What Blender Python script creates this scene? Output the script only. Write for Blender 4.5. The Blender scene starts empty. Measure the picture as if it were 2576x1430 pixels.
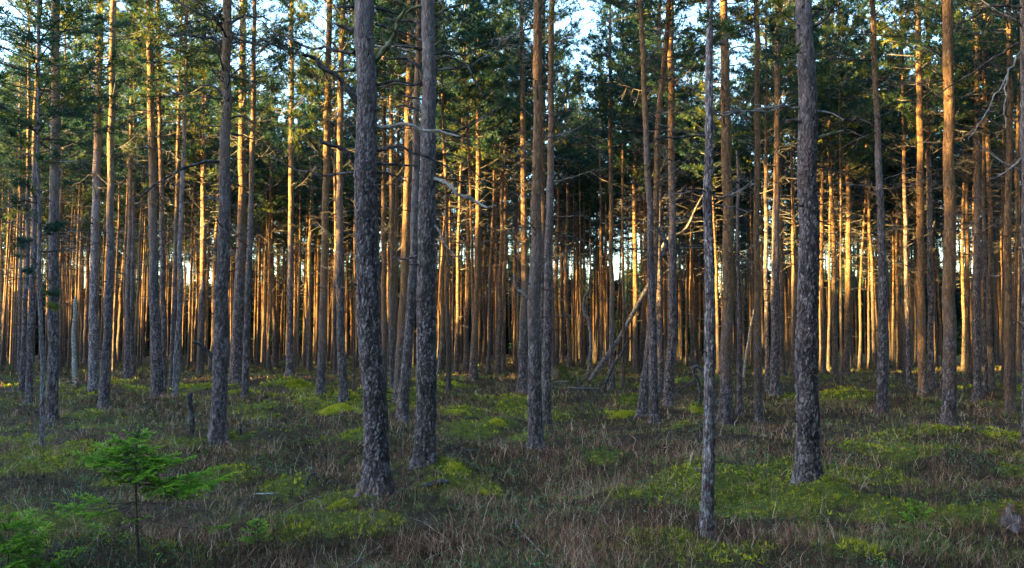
import bpy, math, random
import numpy as np
from mathutils import Vector, Matrix

rng = np.random.default_rng(7)
random.seed(7)
R = math.radians
C = bpy.context.scene.collection

# ------------------------------------------------------------------ sun / camera
SUN_AZ_BEHIND = 17.0       # degrees behind the left-hand side
SUN_EL = 5.2
CAM_H = 1.6
F = 2231.0                 # focal length in photo pixels (photo seen 2576 x 1430)
PITCH = math.atan((850 - 715) / F)

# ------------------------------------------------------------------ numeric helpers
def _hash2(ix, iy, seed):
    h = (ix.astype(np.int64) * 374761393 + iy.astype(np.int64) * 668265263 + seed * 974711) & 0x7fffffff
    h = ((h ^ (h >> 13)) * 1274126177) & 0x7fffffff
    h = (h ^ (h >> 16)) & 0x7fffffff
    return (h % 100003) / 100003.0

def vnoise(x, y, seed=0):
    x = np.asarray(x, float); y = np.asarray(y, float)
    ix = np.floor(x); iy = np.floor(y)
    fx = x - ix; fy = y - iy
    fx = fx * fx * (3 - 2 * fx); fy = fy * fy * (3 - 2 * fy)
    a = _hash2(ix, iy, seed); b = _hash2(ix + 1, iy, seed)
    c = _hash2(ix, iy + 1, seed); d = _hash2(ix + 1, iy + 1, seed)
    return (a * (1 - fx) + b * fx) * (1 - fy) + (c * (1 - fx) + d * fx) * fy

def fbm(x, y, seed=0, o=3):
    s = 0; a = 0.5
    for k in range(o):
        s = s + a * vnoise(x * 2 ** k, y * 2 ** k, seed + k * 17); a *= 0.5
    return s / (1 - 0.5 ** o)

def sstep(a, b, x):
    t = np.clip((x - a) / (b - a), 0, 1)
    return t * t * (3 - 2 * t)

def norm(v):
    return v / np.maximum(np.linalg.norm(v, axis=-1, keepdims=True), 1e-9)

MOSS_ON = False
def terrain(x, y):
    x = np.asarray(x, float); y = np.asarray(y, float)
    r = np.hypot(x, y)
    fade = 1 - sstep(60, 150, r) * 0.5
    h = 0.30 * (vnoise(x / 13 + 3, y / 13, 1) - .5) + 0.20 * (vnoise(x / 4.2, y / 4.2, 2) - .5) \
        + 0.36 * (vnoise(x / 1.3, y / 1.3, 3) - .5) + 0.10 * (vnoise(x / .45, y / .45, 4) - .5)
    h = h * fade
    if MOSS_ON: h = h + .13 * moss_mask(x, y)
    return h

CAM = np.array([0.0, 0.0, CAM_H + float(terrain(0.0, 0.0))])
cp, sp = math.cos(PITCH), math.sin(PITCH)

def ray(u, v):
    a = (u - 1288) / F; b = (715 - v) / F
    return np.array([a, cp - b * sp, sp + b * cp])

def on_ground(u, v, ymax=110):
    d = ray(u, v)
    t = np.arange(3.5, ymax, 0.04)
    P = CAM + t[:, None] * d
    below = P[:, 2] < terrain(P[:, 0], P[:, 1])
    i = int(np.argmax(below)) if below.any() else len(t) - 1
    return P[i]

def at_depth(u, v, Y):
    d = ray(u, v)
    return CAM + d * (Y / d[1])

# ------------------------------------------------------------------ mesh builder
class MB:
    def __init__(s):
        s.v = []; s.q = []; s.t = []; s.qm = []; s.tm = []; s.a = []; s.n = 0
    def add(s, V, Q=None, T=None, m=0, a=0.5):
        V = np.asarray(V, float).reshape(-1, 3)
        s.v.append(V)
        s.a.append(np.broadcast_to(np.asarray(a, float), (len(V),)).copy())
        if Q is not None and len(Q):
            Q = np.asarray(Q, np.int64) + s.n; s.q.append(Q); s.qm.append(np.full(len(Q), m))
        if T is not None and len(T):
            T = np.asarray(T, np.int64) + s.n; s.t.append(T); s.tm.append(np.full(len(T), m))
        s.n += len(V)
    def merge(s, o, M=None, a=None):
        V, A, Q, QM, T, TM = o
        if M is not None:
            V = V @ M[:3, :3].T + M[:3, 3]
        s.v.append(V); s.a.append(A if a is None else np.full(len(V), a))
        if len(Q): s.q.append(Q + s.n); s.qm.append(QM)
        if len(T): s.t.append(T + s.n); s.tm.append(TM)
        s.n += len(V)
    def arrays(s):
        V = np.concatenate(s.v) if s.v else np.zeros((0, 3))
        A = np.concatenate(s.a) if s.a else np.zeros(0)
        Q = np.concatenate(s.q) if s.q else np.zeros((0, 4), np.int64)
        QM = np.concatenate(s.qm) if s.qm else np.zeros(0, int)
        T = np.concatenate(s.t) if s.t else np.zeros((0, 3), np.int64)
        TM = np.concatenate(s.tm) if s.tm else np.zeros(0, int)
        return V, A, Q, QM, T, TM
    def mesh(s, name, mats, smooth=True, extra=None):
        V, A, Q, QM, T, TM = s.arrays()
        me = bpy.data.meshes.new(name)
        me.vertices.add(len(V)); me.vertices.foreach_set('co', V.astype(np.float32).ravel())
        nl = len(Q) * 4 + len(T) * 3
        me.loops.add(nl)
        me.loops.foreach_set('vertex_index', np.concatenate([Q.ravel(), T.ravel()]).astype(np.int32))
        me.polygons.add(len(Q) + len(T))
        ls = np.concatenate([np.arange(len(Q)) * 4, len(Q) * 4 + np.arange(len(T)) * 3])
        me.polygons.foreach_set('loop_start', ls.astype(np.int32))
        me.polygons.foreach_set('material_index', np.concatenate([QM, TM]).astype(np.int32))
        me.polygons.foreach_set('use_smooth', np.full(len(Q) + len(T), smooth, bool))
        at = me.attributes.new('tint', 'FLOAT', 'POINT'); at.data.foreach_set('value', A.astype(np.float32))
        if extra:
            for k, val in extra.items():
                e = me.attributes.new(k, 'FLOAT', 'POINT'); e.data.foreach_set('value', np.asarray(val, np.float32))
        for m in mats: me.materials.append(m)
        me.update(calc_edges=True)
        return me

def tube_geo(P, r, sides=6, cap=True, sq=None):
    P = np.asarray(P, float); n = len(P)
    r = np.broadcast_to(np.asarray(r, float), (n,))
    T = norm(np.gradient(P, axis=0))
    t0 = T[0]
    ref = np.array([1.0, 0, 0]) if abs(t0[0]) < .8 else np.array([0, 1.0, 0])
    N = np.zeros_like(P)
    nn = ref
    for i in range(n):
        nn = nn - T[i] * nn.dot(T[i]); nn = nn / max(np.linalg.norm(nn), 1e-9); N[i] = nn
    B = np.cross(T, N)
    th = np.arange(sides) / sides * 2 * math.pi
    V = P[:, None, :] + r[:, None, None] * (np.cos(th)[None, :, None] * N[:, None, :] + np.sin(th)[None, :, None] * B[:, None, :])
    V = V.reshape(-1, 3)
    i = np.arange(n - 1)[:, None] * sides; j = np.arange(sides)[None, :]; jn = (j + 1) % sides
    Q = np.stack([i + j, i + jn, i + sides + jn, i + sides + j], -1).reshape(-1, 4)
    Tr = None
    if cap:
        V = np.vstack([V, P[0], P[-1]])
        a = n * sides; jj = np.arange(sides); jj2 = (jj + 1) % sides
        T1 = np.stack([np.full(sides, a), jj2, jj], -1)
        T2 = np.stack([np.full(sides, a + 1), (n - 1) * sides + jj, (n - 1) * sides + jj2], -1)
        Tr = np.vstack([T1, T2])
    return V, Q, Tr

def smooth_path(pts, n, wob=0.0):
    pts = np.asarray(pts, float)
    d = np.r_[0, np.cumsum(np.linalg.norm(np.diff(pts, axis=0), axis=1))]
    t = np.linspace(0, d[-1], n)
    # Catmull-Rom
    m = np.gradient(pts, d, axis=0) if len(pts) > 2 else np.tile((pts[-1] - pts[0]) / d[-1], (len(pts), 1))
    k = np.clip(np.searchsorted(d, t, side='right') - 1, 0, len(d) - 2)
    h = (d[k + 1] - d[k]); s = ((t - d[k]) / h)[:, None]; h = h[:, None]
    p = (2 * s ** 3 - 3 * s ** 2 + 1) * pts[k] + (s ** 3 - 2 * s ** 2 + s) * h * m[k] + (-2 * s ** 3 + 3 * s ** 2) * pts[k + 1] + (s ** 3 - s ** 2) * h * m[k + 1]
    if wob:
        p[1:] += rng.normal(0, wob, (n - 1, 3))
    return p

def blades(P, D, L, w, spread=.7, k=8, up=.15, seedrng=rng):
    """k little pointed leaves from each point P, round direction D"""
    n = len(P)
    P = np.repeat(P, k, 0); D = np.repeat(D, k, 0)
    d = norm(D * .7 + seedrng.normal(0, spread, (n * k, 3)) + np.array([0, 0, up]))
    ll = (np.asarray(L) * np.ones(n * k) if np.ndim(L) == 0 else np.repeat(L, k)) * seedrng.uniform(.65, 1.25, n * k)
    pr = norm(np.cross(d, seedrng.normal(0, 1, (n * k, 3))))
    ww = (w * np.ones(n * k) if np.ndim(w) == 0 else np.repeat(w, k))[:, None] * .5
    base = P + d * ll[:, None] * .05; mid = P + d * ll[:, None] * .45; tip = P + d * ll[:, None]
    V = np.stack([base, mid + pr * ww, tip, mid - pr * ww], 1).reshape(-1, 3)
    Q = np.arange(n * k * 4).reshape(-1, 4)
    return V, Q

# ------------------------------------------------------------------ materials
def new_mat(name):
    m = bpy.data.materials.new(name); m.use_nodes = True
    nt = m.node_tree
    b = nt.nodes['Principled BSDF']
    b.inputs['Roughness'].default_value = .9
    if 'Specular IOR Level' in b.inputs: b.inputs['Specular IOR Level'].default_value = .25
    return m, nt, b
def nd(nt, t, **kw):
    n = nt.nodes.new(t)
    for k, v in kw.items():
        if k in n.inputs.keys(): n.inputs[k].default_value = v
        else: setattr(n, k, v)
    return n
def ramp(nt, fac, stops):
    r = nt.nodes.new('ShaderNodeValToRGB')
    while len(r.color_ramp.elements) < len(stops): r.color_ramp.elements.new(.5)
    for e, (p, c) in zip(r.color_ramp.elements, stops):
        e.position = p; e.color = (*c, 1)
    nt.links.new(fac, r.inputs[0])
    return r.outputs[0]
def mix(nt, fac, a, b):
    m = nt.nodes.new('ShaderNodeMix'); m.data_type = 'RGBA'
    for s, v in ((m.inputs[0], fac), (m.inputs[6], a), (m.inputs[7], b)):
        if isinstance(v, (int, float)): s.default_value = v
        elif isinstance(v, tuple): s.default_value = (*v, 1)
        else: nt.links.new(v, s)
    return m.outputs[2]
def math_(nt, op, a, b=0.0, c=0.0, clamp=False):
    m = nt.nodes.new('ShaderNodeMath'); m.operation = op; m.use_clamp = clamp
    for s, v in zip(m.inputs, (a, b, c)):
        if isinstance(v, (int, float)): s.default_value = v
        else: nt.links.new(v, s)
    return m.outputs[0]
def maprange(nt, v, a, b, c=0., d=1.):
    m = nt.nodes.new('ShaderNodeMapRange'); m.interpolation_type = 'SMOOTHSTEP'
    nt.links.new(v, m.inputs[0])
    for k, val in zip((1, 2, 3, 4), (a, b, c, d)):
        if isinstance(val, (int, float)): m.inputs[k].default_value = val
        else: nt.links.new(val, m.inputs[k])
    return m.outputs[0]

def bark_material(name, z0=2.0, z1=4.5, hero=False, lichen=.5, gain=1.0, lcol=(.15, .20, .20), lth=.60, lsc=9.0):
    m, nt, b = new_mat(name)
    tc = nd(nt, 'ShaderNodeTexCoord'); oi = nd(nt, 'ShaderNodeObjectInfo')
    ob = tc.outputs['Object']
    off = nd(nt, 'ShaderNodeVectorMath', operation='ADD'); nt.links.new(ob, off.inputs[0])
    cmb = nd(nt, 'ShaderNodeCombineXYZ'); rr = math_(nt, 'MULTIPLY', oi.outputs['Random'], 37.0)
    nt.links.new(rr, cmb.inputs[2]); nt.links.new(cmb.outputs[0], off.inputs[1])
    mp = nd(nt, 'ShaderNodeMapping'); mp.inputs['Scale'].default_value = (1, 1, .36)
    nt.links.new(off.outputs[0], mp.inputs[0])
    nz = nd(nt, 'ShaderNodeTexNoise', Scale=14.0, Detail=3.0); nt.links.new(mp.outputs[0], nz.inputs['Vector'])
    warp = nd(nt, 'ShaderNodeMix'); warp.data_type = 'VECTOR'; warp.inputs[0].default_value = .06
    nt.links.new(mp.outputs[0], warp.inputs[4]); nt.links.new(nz.outputs['Color'], warp.inputs[5])
    vo = nd(nt, 'ShaderNodeTexVoronoi', feature='F1', Scale=26.0); nt.links.new(warp.outputs[1], vo.inputs['Vector'])
    ve = nd(nt, 'ShaderNodeTexVoronoi', feature='DISTANCE_TO_EDGE', Scale=26.0); nt.links.new(warp.outputs[1], ve.inputs['Vector'])
    big = nd(nt, 'ShaderNodeTexNoise', Scale=2.6, Detail=4.0); nt.links.new(off.outputs[0], big.inputs['Vector'])
    fin = nd(nt, 'ShaderNodeTexNoise', Scale=70.0, Detail=4.0); nt.links.new(mp.outputs[0], fin.inputs['Vector'])
    sep = nd(nt, 'ShaderNodeSeparateXYZ'); nt.links.new(ob, sep.inputs[0])
    # lower bark: grey brown plates
    cs = nd(nt, 'ShaderNodeSeparateColor'); nt.links.new(vo.outputs['Color'], cs.inputs[0])
    G = lambda c: tuple(x * gain for x in c)
    if hero:
        at = nd(nt, 'ShaderNodeAttribute', attribute_name='tint')
        tf = math_(nt, 'ADD', at.outputs['Fac'], math_(nt, 'MULTIPLY', math_(nt, 'SUBTRACT', cs.outputs[0], .5), .22), clamp=True)
        low = ramp(nt, tf, [(.05, G((.013, .010, .010))), (.3, G((.038, .029, .029))), (.6, G((.085, .066, .065))), (.95, G((.22, .18, .175)))])
        rp = nd(nt, 'ShaderNodeTexNoise', Scale=5.0, Detail=4.0); nt.links.new(mp.outputs[0], rp.inputs['Vector'])
        low = mix(nt, maprange(nt, rp.outputs[0], .52, .72, 0., .35), low, (.105, .058, .042))
    else:
        low = ramp(nt, cs.outputs[0], [(0, (.045, .032, .028)), (.5, (.078, .056, .046)), (1, (.13, .098, .08))])
    up = ramp(nt, cs.outputs[1], [(0, G((.095, .050, .026))), (.5, G((.15, .080, .038))), (1, G((.21, .122, .062)))])
    zr = math_(nt, 'ADD', sep.outputs[2], math_(nt, 'MULTIPLY', math_(nt, 'SUBTRACT', big.outputs[0], .5), 5.0))
    zr = math_(nt, 'ADD', zr, math_(nt, 'MULTIPLY', math_(nt, 'SUBTRACT', oi.outputs['Random'], .5), 3.0))
    f = maprange(nt, zr, z0, z1)
    col = mix(nt, f, low, up)
    # fissures
    fz = maprange(nt, ve.outputs['Distance'], .0, .16, .42, 1.0)
    if hero:
        fz = maprange(nt, ve.outputs['Distance'], 0., .1, .8, 1.0)
    mm = nd(nt, 'ShaderNodeMix'); mm.data_type = 'RGBA'; mm.blend_type = 'MULTIPLY'; mm.inputs[0].default_value = 1
    nt.links.new(col, mm.inputs[6]); nt.links.new(fz, mm.inputs[7]); col = mm.outputs[2]
    # grain
    g = maprange(nt, fin.outputs[0], .3, .7, .75, 1.2)
    mm = nd(nt, 'ShaderNodeMix'); mm.data_type = 'RGBA'; mm.blend_type = 'MULTIPLY'; mm.inputs[0].default_value = 1
    nt.links.new(col, mm.inputs[6]); nt.links.new(g, mm.inputs[7]); col = mm.outputs[2]
    # lichen patches, mostly low down
    lz = nd(nt, 'ShaderNodeTexNoise', Scale=lsc, Detail=6.0, Roughness=.7); nt.links.new(off.outputs[0], lz.inputs['Vector'])
    lf = maprange(nt, lz.outputs[0], lth, lth + .1)
    lf = math_(nt, 'MULTIPLY', lf, maprange(nt, sep.outputs[2], .0, 3.5, lichen, lichen * .15))
    col = mix(nt, lf, col, lcol)
    nt.links.new(col, b.inputs['Base Color'])
    h = math_(nt, 'ADD', math_(nt, 'MULTIPLY', maprange(nt, ve.outputs['Distance'], 0, .2), .8), math_(nt, 'MULTIPLY', fin.outputs[0], .6))
    h = math_(nt, 'ADD', h, math_(nt, 'MULTIPLY', cs.outputs[2], .5))
    bp = nd(nt, 'ShaderNodeBump', Strength=.8, Distance=.012); nt.links.new(h, bp.inputs['Height'])
    nt.links.new(bp.outputs[0], b.inputs['Normal'])
    return m

def simple_mat(name, stops, scale=8., attr=True, rough=.9, trans=0., bump=0., spec=.2, rnd=0.):
    m, nt, b = new_mat(name)
    b.inputs['Roughness'].default_value = rough
    b.inputs['Specular IOR Level'].default_value = spec
    if attr:
        a = nd(nt, 'ShaderNodeAttribute', attribute_name='tint'); fac = a.outputs['Fac']
    else:
        tc = nd(nt, 'ShaderNodeTexCoord'); n = nd(nt, 'ShaderNodeTexNoise', Scale=scale, Detail=4.0)
        nt.links.new(tc.outputs['Object'], n.inputs['Vector']); fac = maprange(nt, n.outputs[0], .3, .7)
        if bump:
            bp = nd(nt, 'ShaderNodeBump', Strength=bump, Distance=.01); nt.links.new(n.outputs[0], bp.inputs['Height'])
            nt.links.new(bp.outputs[0], b.inputs['Normal'])
    if rnd:
        oi = nd(nt, 'ShaderNodeObjectInfo')
        fac = math_(nt, 'ADD', fac, math_(nt, 'MULTIPLY', math_(nt, 'SUBTRACT', oi.outputs['Random'], .5), rnd), clamp=True)
    col = ramp(nt, fac, stops)
    nt.links.new(col, b.inputs['Base Color'])
    if trans:
        tr = nd(nt, 'ShaderNodeBsdfTranslucent'); nt.links.new(col, tr.inputs['Color'])
        ms = nd(nt, 'ShaderNodeMixShader'); ms.inputs[0].default_value = trans
        nt.links.new(b.outputs[0], ms.inputs[1]); nt.links.new(tr.outputs[0], ms.inputs[2])
        nt.links.new(ms.outputs[0], nt.nodes['Material Output'].inputs[0])
    return m

M_BARK_HERO = bark_material('scaly_pine_bark', 7.0, 11.0, hero=True, lichen=.75)
M_BARK_LICHEN = bark_material('lichened_pine_bark', 7.0, 11.0, hero=True, lichen=.65, lcol=(.21, .25, .24), lth=.51, lsc=17.0, gain=1.6)
M_BARK_MID = bark_material('pine_bark', 4.5, 9.0, hero=True, lichen=.6)
M_BARK_ORANGE = bark_material('orange_pine_bark', .3, 4.0, hero=True, lichen=.25)
M_BARK_FAR = bark_material('distant_pine_bark', 1.5, 5.5, lichen=.3, gain=1.3)
M_TWIG = simple_mat('dead_pine_twig', [(0, (.025, .021, .02)), (.6, (.06, .05, .046)), (1, (.15, .135, .12))], scale=3., attr=False, rnd=.5)
M_PALE = simple_mat('pale_dead_wood', [(0, (.10, .09, .08)), (1, (.27, .25, .22))], scale=12., attr=False, bump=.4)
M_DARKWOOD = simple_mat('dark_dead_wood', [(0, (.018, .015, .015)), (.6, (.05, .043, .042)), (1, (.11, .10, .098))], scale=14., attr=False, bump=.5)
M_GREYWOOD = simple_mat('grey_dead_wood', [(0, (.045, .038, .04)), (1, (.16, .14, .14))], scale=9., attr=False, bump=.5)
M_MOSSWOOD = simple_mat('mossy_branch_bark', [(0, (.03, .026, .018)), (.5, (.07, .066, .036)), (1, (.15, .15, .085))], scale=10., attr=False, bump=.5)
M_NEEDLE = simple_mat('pine_needles', [(0, (.008, .033, .026)), (.5, (.022, .064, .040)), (.8, (.055, .095, .032)), (1, (.17, .16, .015))], trans=.4, rnd=.35, spec=.3)
M_NEEDLE_WOOD = simple_mat('woodland_needles', [(0, (.007, .026, .021)), (.6, (.019, .050, .031)), (1, (.08, .09, .015))], trans=.25)
M_SPRUCE = simple_mat('spruce_needles', [(0, (.05, .15, .014)), (.5, (.24, .46, .026)), (1, (.55, .72, .05))], trans=.25, spec=.35)
M_SPRUCE_STEM = simple_mat('spruce_stem_bark', [(0, (.035, .028, .02)), (1, (.10, .08, .055))], scale=30., attr=False, bump=.4)
M_HEATHER = simple_mat('heather_stems', [(0, (.03, .016, .010)), (.4, (.19, .085, .05)), (.75, (.44, .24, .14)), (1, (.64, .47, .32))])
M_GRASS = simple_mat('dry_grass', [(0, (.16, .12, .06)), (.5, (.30, .23, .14)), (1, (.50, .42, .30))], trans=.2)
M_UNDER = simple_mat('bilberry_twigs', [(0, (.018, .016, .010)), (.3, (.075, .045, .026)), (.45, (.12, .095, .035)), (.6, (.09, .115, .028)), (1, (.18, .23, .05))], trans=.15)
M_LEAF = simple_mat('lingonberry_leaves', [(0, (.03, .08, .03)), (.6, (.07, .17, .055)), (1, (.14, .28, .085))], trans=.2, spec=.45, rough=.5)
M_MOSS = simple_mat('moss', [(0, (.05, .075, .010)), (.5, (.26, .265, .016)), (1, (.58, .54, .04))], trans=.3)

def ground_material():
    m, nt, b = new_mat('forest_floor')
    tc = nd(nt, 'ShaderNodeTexCoord'); ob = tc.outputs['Object']
    at = nd(nt, 'ShaderNodeAttribute', attribute_name='moss')
    n1 = nd(nt, 'ShaderNodeTexNoise', Scale=9.0, Detail=6.0, Roughness=.7); nt.links.new(ob, n1.inputs['Vector'])
    n2 = nd(nt, 'ShaderNodeTexNoise', Scale=45.0, Detail=5.0, Roughness=.7); nt.links.new(ob, n2.inputs['Vector'])
    n3 = nd(nt, 'ShaderNodeTexNoise', Scale=.6, Detail=3.0); nt.links.new(ob, n3.inputs['Vector'])
    dirt = ramp(nt, n1.outputs[0], [(.25, (.018, .012, .006)), (.5, (.05, .033, .017)), (.75, (.10, .068, .038))])
    grn = ramp(nt, n1.outputs[0], [(.25, (.025, .036, .008)), (.5, (.085, .095, .012)), (.75, (.18, .18, .02))])
    fac = math_(nt, 'ADD', at.outputs['Fac'], math_(nt, 'MULTIPLY', math_(nt, 'SUBTRACT', n2.outputs[0], .5), .8))
    col = mix(nt, maprange(nt, fac, .3, .62), dirt, grn)
    g = maprange(nt, n2.outputs[0], .3, .7, .5, 1.35)
    mm = nd(nt, 'ShaderNodeMix'); mm.data_type = 'RGBA'; mm.blend_type = 'MULTIPLY'; mm.inputs[0].default_value = 1
    nt.links.new(col, mm.inputs[6]); nt.links.new(g, mm.inputs[7])
    nt.links.new(mm.outputs[2], b.inputs['Base Color'])
    b.inputs['Specular IOR Level'].default_value = .1
    hh = math_(nt, 'ADD', n1.outputs[0], math_(nt, 'MULTIPLY', n2.outputs[0], .6))
    bp = nd(nt, 'ShaderNodeBump', Strength=1.0, Distance=.06); nt.links.new(hh, bp.inputs['Height'])
    nt.links.new(bp.outputs[0], b.inputs['Normal'])
    return m
M_GROUND = ground_material()

# ------------------------------------------------------------------ object helpers
def link(name, me, parent=None, loc=None):
    o = bpy.data.objects.new(name, me); C.objects.link(o)
    if parent is not None: o.parent = parent
    if loc is not None: o.location = loc
    return o
def tag(o, label=None, cat=None, group=None, kind=None):
    if label: o['label'] = label
    if cat: o['category'] = cat
    if group: o['group'] = group
    if kind: o['kind'] = kind
    return o
def empty(name, loc):
    o = bpy.data.objects.new(name, None); C.objects.link(o); o.location = loc; o.empty_display_size = .2
    return o

# ------------------------------------------------------------------ dead branch library (grows along +X, about 1 m long)
def dead_branch_mb(L=1.0, r0=.014, subs=6, seed=0, rise=.1, sides=5):
    rg = np.random.default_rng(seed)
    mb = MB()
    n = 9
    x = np.linspace(0, L, n)
    dz = rise * x + rg.uniform(-.28, .22) * x ** 2 / L + np.cumsum(rg.normal(0, .022 * L, n)) * (x / L)
    dy = rg.uniform(-.25, .25) * x ** 2 / L + np.cumsum(rg.normal(0, .022 * L, n)) * (x / L)
    P = np.stack([x, dy, dz], 1)
    mb.add(*tube_geo(P, np.linspace(r0, r0 * .28, n), sides))
    for k in range(subs):
        i = rg.integers(2, n - 1); s = rg.choice([-1, 1])
        l = L * rg.uniform(.15, .5) * (1 - .4 * i / n)
        d = norm(np.array([rg.uniform(.4, 1.), s * rg.uniform(.4, 1.), rg.uniform(-.5, .5)]))
        m = 5; t = np.linspace(0, 1, m)[:, None]
        Q = P[i] + d * l * t + np.array([0, 0, rg.uniform(-.3, .3)]) * l * t ** 2 + np.cumsum(rg.normal(0, .03 * l, (m, 3)), 0) * t
        mb.add(*tube_geo(Q, np.linspace(r0 * .5, r0 * .16, m), 3))
        for q in range(rg.integers(0, 4)):
            j = rg.integers(1, m); l2 = l * rg.uniform(.2, .5)
            d2 = norm(d + rg.normal(0, .8, 3))
            mb.add(*tube_geo(np.stack([Q[j], Q[j] + d2 * l2 * .5 + rg.normal(0, .01, 3), Q[j] + d2 * l2]), [r0 * .25, r0 * .2, r0 * .1], 3))
    return mb
DEAD = [dead_branch_mb(1.0, rng.uniform(.011, .017), int(rng.integers(6, 13)), 100 + i, rng.uniform(-.15, .3)).mesh('branch', [M_TWIG]) for i in range(14)]

# ------------------------------------------------------------------ live foliage
def limb_with_needles(mb, p0, az, el, L, r0, rg, tL=.14, tw=.02, dens=1.0, k=8, wood=0, leaf=1, start=.3):
    n = 7
    t = np.linspace(0, 1, n)[:, None]
    d = np.array([math.cos(az) * math.cos(el), math.sin(az) * math.cos(el), math.sin(el)])
    P = p0 + d * L * t + np.array([0, 0, rg.uniform(-.05, .28)]) * L * t ** 2 + np.cumsum(rg.normal(0, .025 * L, (n, 3)), 0) * t
    mb.add(*tube_geo(P, np.linspace(r0, r0 * .25, n), 4, cap=False), m=wood)
    pts = []; dirs = []
    ns = max(3, int(L / .17 * dens))
    for s_ in range(ns):
        u = rg.uniform(start, 1.0)
        i = min(int(u * (n - 1)), n - 2); f = u * (n - 1) - i
        q = P[i] * (1 - f) + P[i + 1] * f
        side = norm(np.cross(d, [0, 0, 1])) * rg.choice([-1, 1])
        sd = norm(d * rg.uniform(.3, 1.) + side * rg.uniform(.4, 1.1) + np.array([0, 0, rg.uniform(-.1, .6)]))
        l = L * rg.uniform(.12, .36) * (1.25 - u * .6)
        e = q + sd * l
        mb.add(*tube_geo(np.stack([q, (q + e) / 2 + rg.normal(0, .01, 3), e]), [r0 * .35, r0 * .28, r0 * .15], 3, cap=False), m=wood)
        nt_ = max(2, int(l / .085 * dens))
        for w in np.linspace(.35, 1, nt_):
            pts.append(q + sd * l * w); dirs.append(sd)
    for u in np.linspace(max(start, .6), 1, 4):
        i = min(int(u * (n - 1)), n - 2); pts.append(P[i + 1]); dirs.append(d)
    pts = np.array(pts) + rg.normal(0, .02, (len(pts), 3)); dirs = np.array(dirs)
    V, Q = blades(pts, dirs, tL, tw, .62, k, .2, rg)
    tint = np.repeat(np.clip(rg.uniform(.1, .9) + rg.normal(0, .22, len(pts)), 0, 1), k * 4)
    mb.add(V, Q, m=leaf, a=tint)

def crown_mb(H, zc, rad, seed, whorl=.42, per=(4, 6), tL=.15, tw=.022, dens=1., k=8, dead=0, zd=2.5, sides_dead=4):
    """crown of a young Scots pine of height H whose live crown starts at zc; dead limbs below down to zd"""
    rg = np.random.default_rng(seed)
    mb = MB()
    z = zc
    while z < H - .15:
        f = (z - zc) / (H - zc)
        L0 = rad * (1 - f) ** .75 * (.55 + .45 * min(1, f / .18)) + .18
        el = R(8 + 45 * f)
        a0 = rg.uniform(0, 6.28); nn = rg.integers(per[0], per[1] + 1)
        for q in range(nn):
            if rg.random() < .12: continue
            L = L0 * rg.uniform(.55, 1.2)
            limb_with_needles(mb, np.array([0, 0, z + rg.uniform(-.12, .12)]), a0 + q * 6.283 / nn + rg.normal(0, .3), el + rg.normal(0, .16), L, .010 + .012 * L / rad, rg, tL, tw, dens, k)
        z += whorl * rg.uniform(.7, 1.25)
    for i in range(dead):
        zz = rg.uniform(zd, zc + .6) if rg.random() < .85 else rg.uniform(1.0, zc)
        L = rg.uniform(.25, 1.0) * rad * .85 * (.45 + .55 * (zz - zd + 1) / (zc - zd + 1))
        az = rg.uniform(0, 6.28)
        b = dead_branch_mb(L, .009 + .008 * L, int(rg.integers(2, 6)), int(rg.integers(1e6)), rg.uniform(-.2, .35), sides_dead).arrays()
        M = np.eye(4); c, s = math.cos(az), math.sin(az); M[:3, :3] = [[c, -s, 0], [s, c, 0], [0, 0, 1]]; M[2, 3] = zz
        mb.merge(b, M)
    return mb

CROWN_H = 19.0
CROWNS = []       # hero / middle trees (their dead limbs are parts of their own)
for i in range(5):
    CROWNS.append((crown_mb(CROWN_H, 9.3 + .5 * (i % 3), 2.3 + .2 * (i % 2), 40 + i, whorl=.5).mesh('crown', [M_TWIG, M_NEEDLE], smooth=False), 9.3 + .5 * (i % 3)))
FAR_CROWNS = []
for i in range(9):
    zc = 10.0 + .6 * (i % 4)
    FAR_CROWNS.append(crown_mb(CROWN_H, zc, 2.35 + .2 * (i % 4), 60 + i, whorl=.48, per=(4, 6), dens=1.2, dead=48, zd=5.0, tL=.17, tw=.03, k=7).mesh('crown', [M_TWIG, M_NEEDLE], smooth=False))

# ------------------------------------------------------------------ trunks
def plates(theta, z, r, cell, zc, seed):
    """flaky plate pattern on a trunk: returns raised amount 0..1 (0 = fissure) and a random per plate"""
    nu = max(5, int(round(2 * math.pi * r / cell)))
    u = theta / (2 * math.pi) * nu
    v = z / zc
    # warp
    u = u + .9 * (vnoise(v * 1.1, u * 0 + seed % 97, 5) - .5) + .9 * (vnoise(v * 2.3 + 9, np.mod(u, nu) * 1.3, 6) - .5) * np.sin(theta / 2) ** 2
    v = v + 1.3 * (vnoise(np.mod(u, nu) * .9, v * .8, 7) - .5) * np.sin(theta / 2) ** 2
    iu = np.floor(u); iv = np.floor(v)
    F1 = np.full(u.shape, 9.); F2 = np.full(u.shape, 9.); ID = np.zeros(u.shape)
    for du in (-1, 0, 1):
        for dv in (-1, 0, 1):
            cu = iu + du; cv = iv + dv
            hu = np.mod(cu, nu)
            ju = _hash2(hu, cv, seed); jv = _hash2(hu, cv, seed + 31); hid = _hash2(hu, cv, seed + 77)
            d = np.hypot(u - (cu - .1 + 1.2 * ju), (v - (cv - .15 + 1.3 * jv)))
            closer = d < F1
            F2 = np.where(closer, F1, np.minimum(F2, d)); ID = np.where(closer, hid, ID); F1 = np.where(closer, d, F1)
    return sstep(0, .32, F2 - F1 + .25 * (vnoise(np.mod(u, nu) * 3.1, v * 3.3, 12) - .5)), ID

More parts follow.
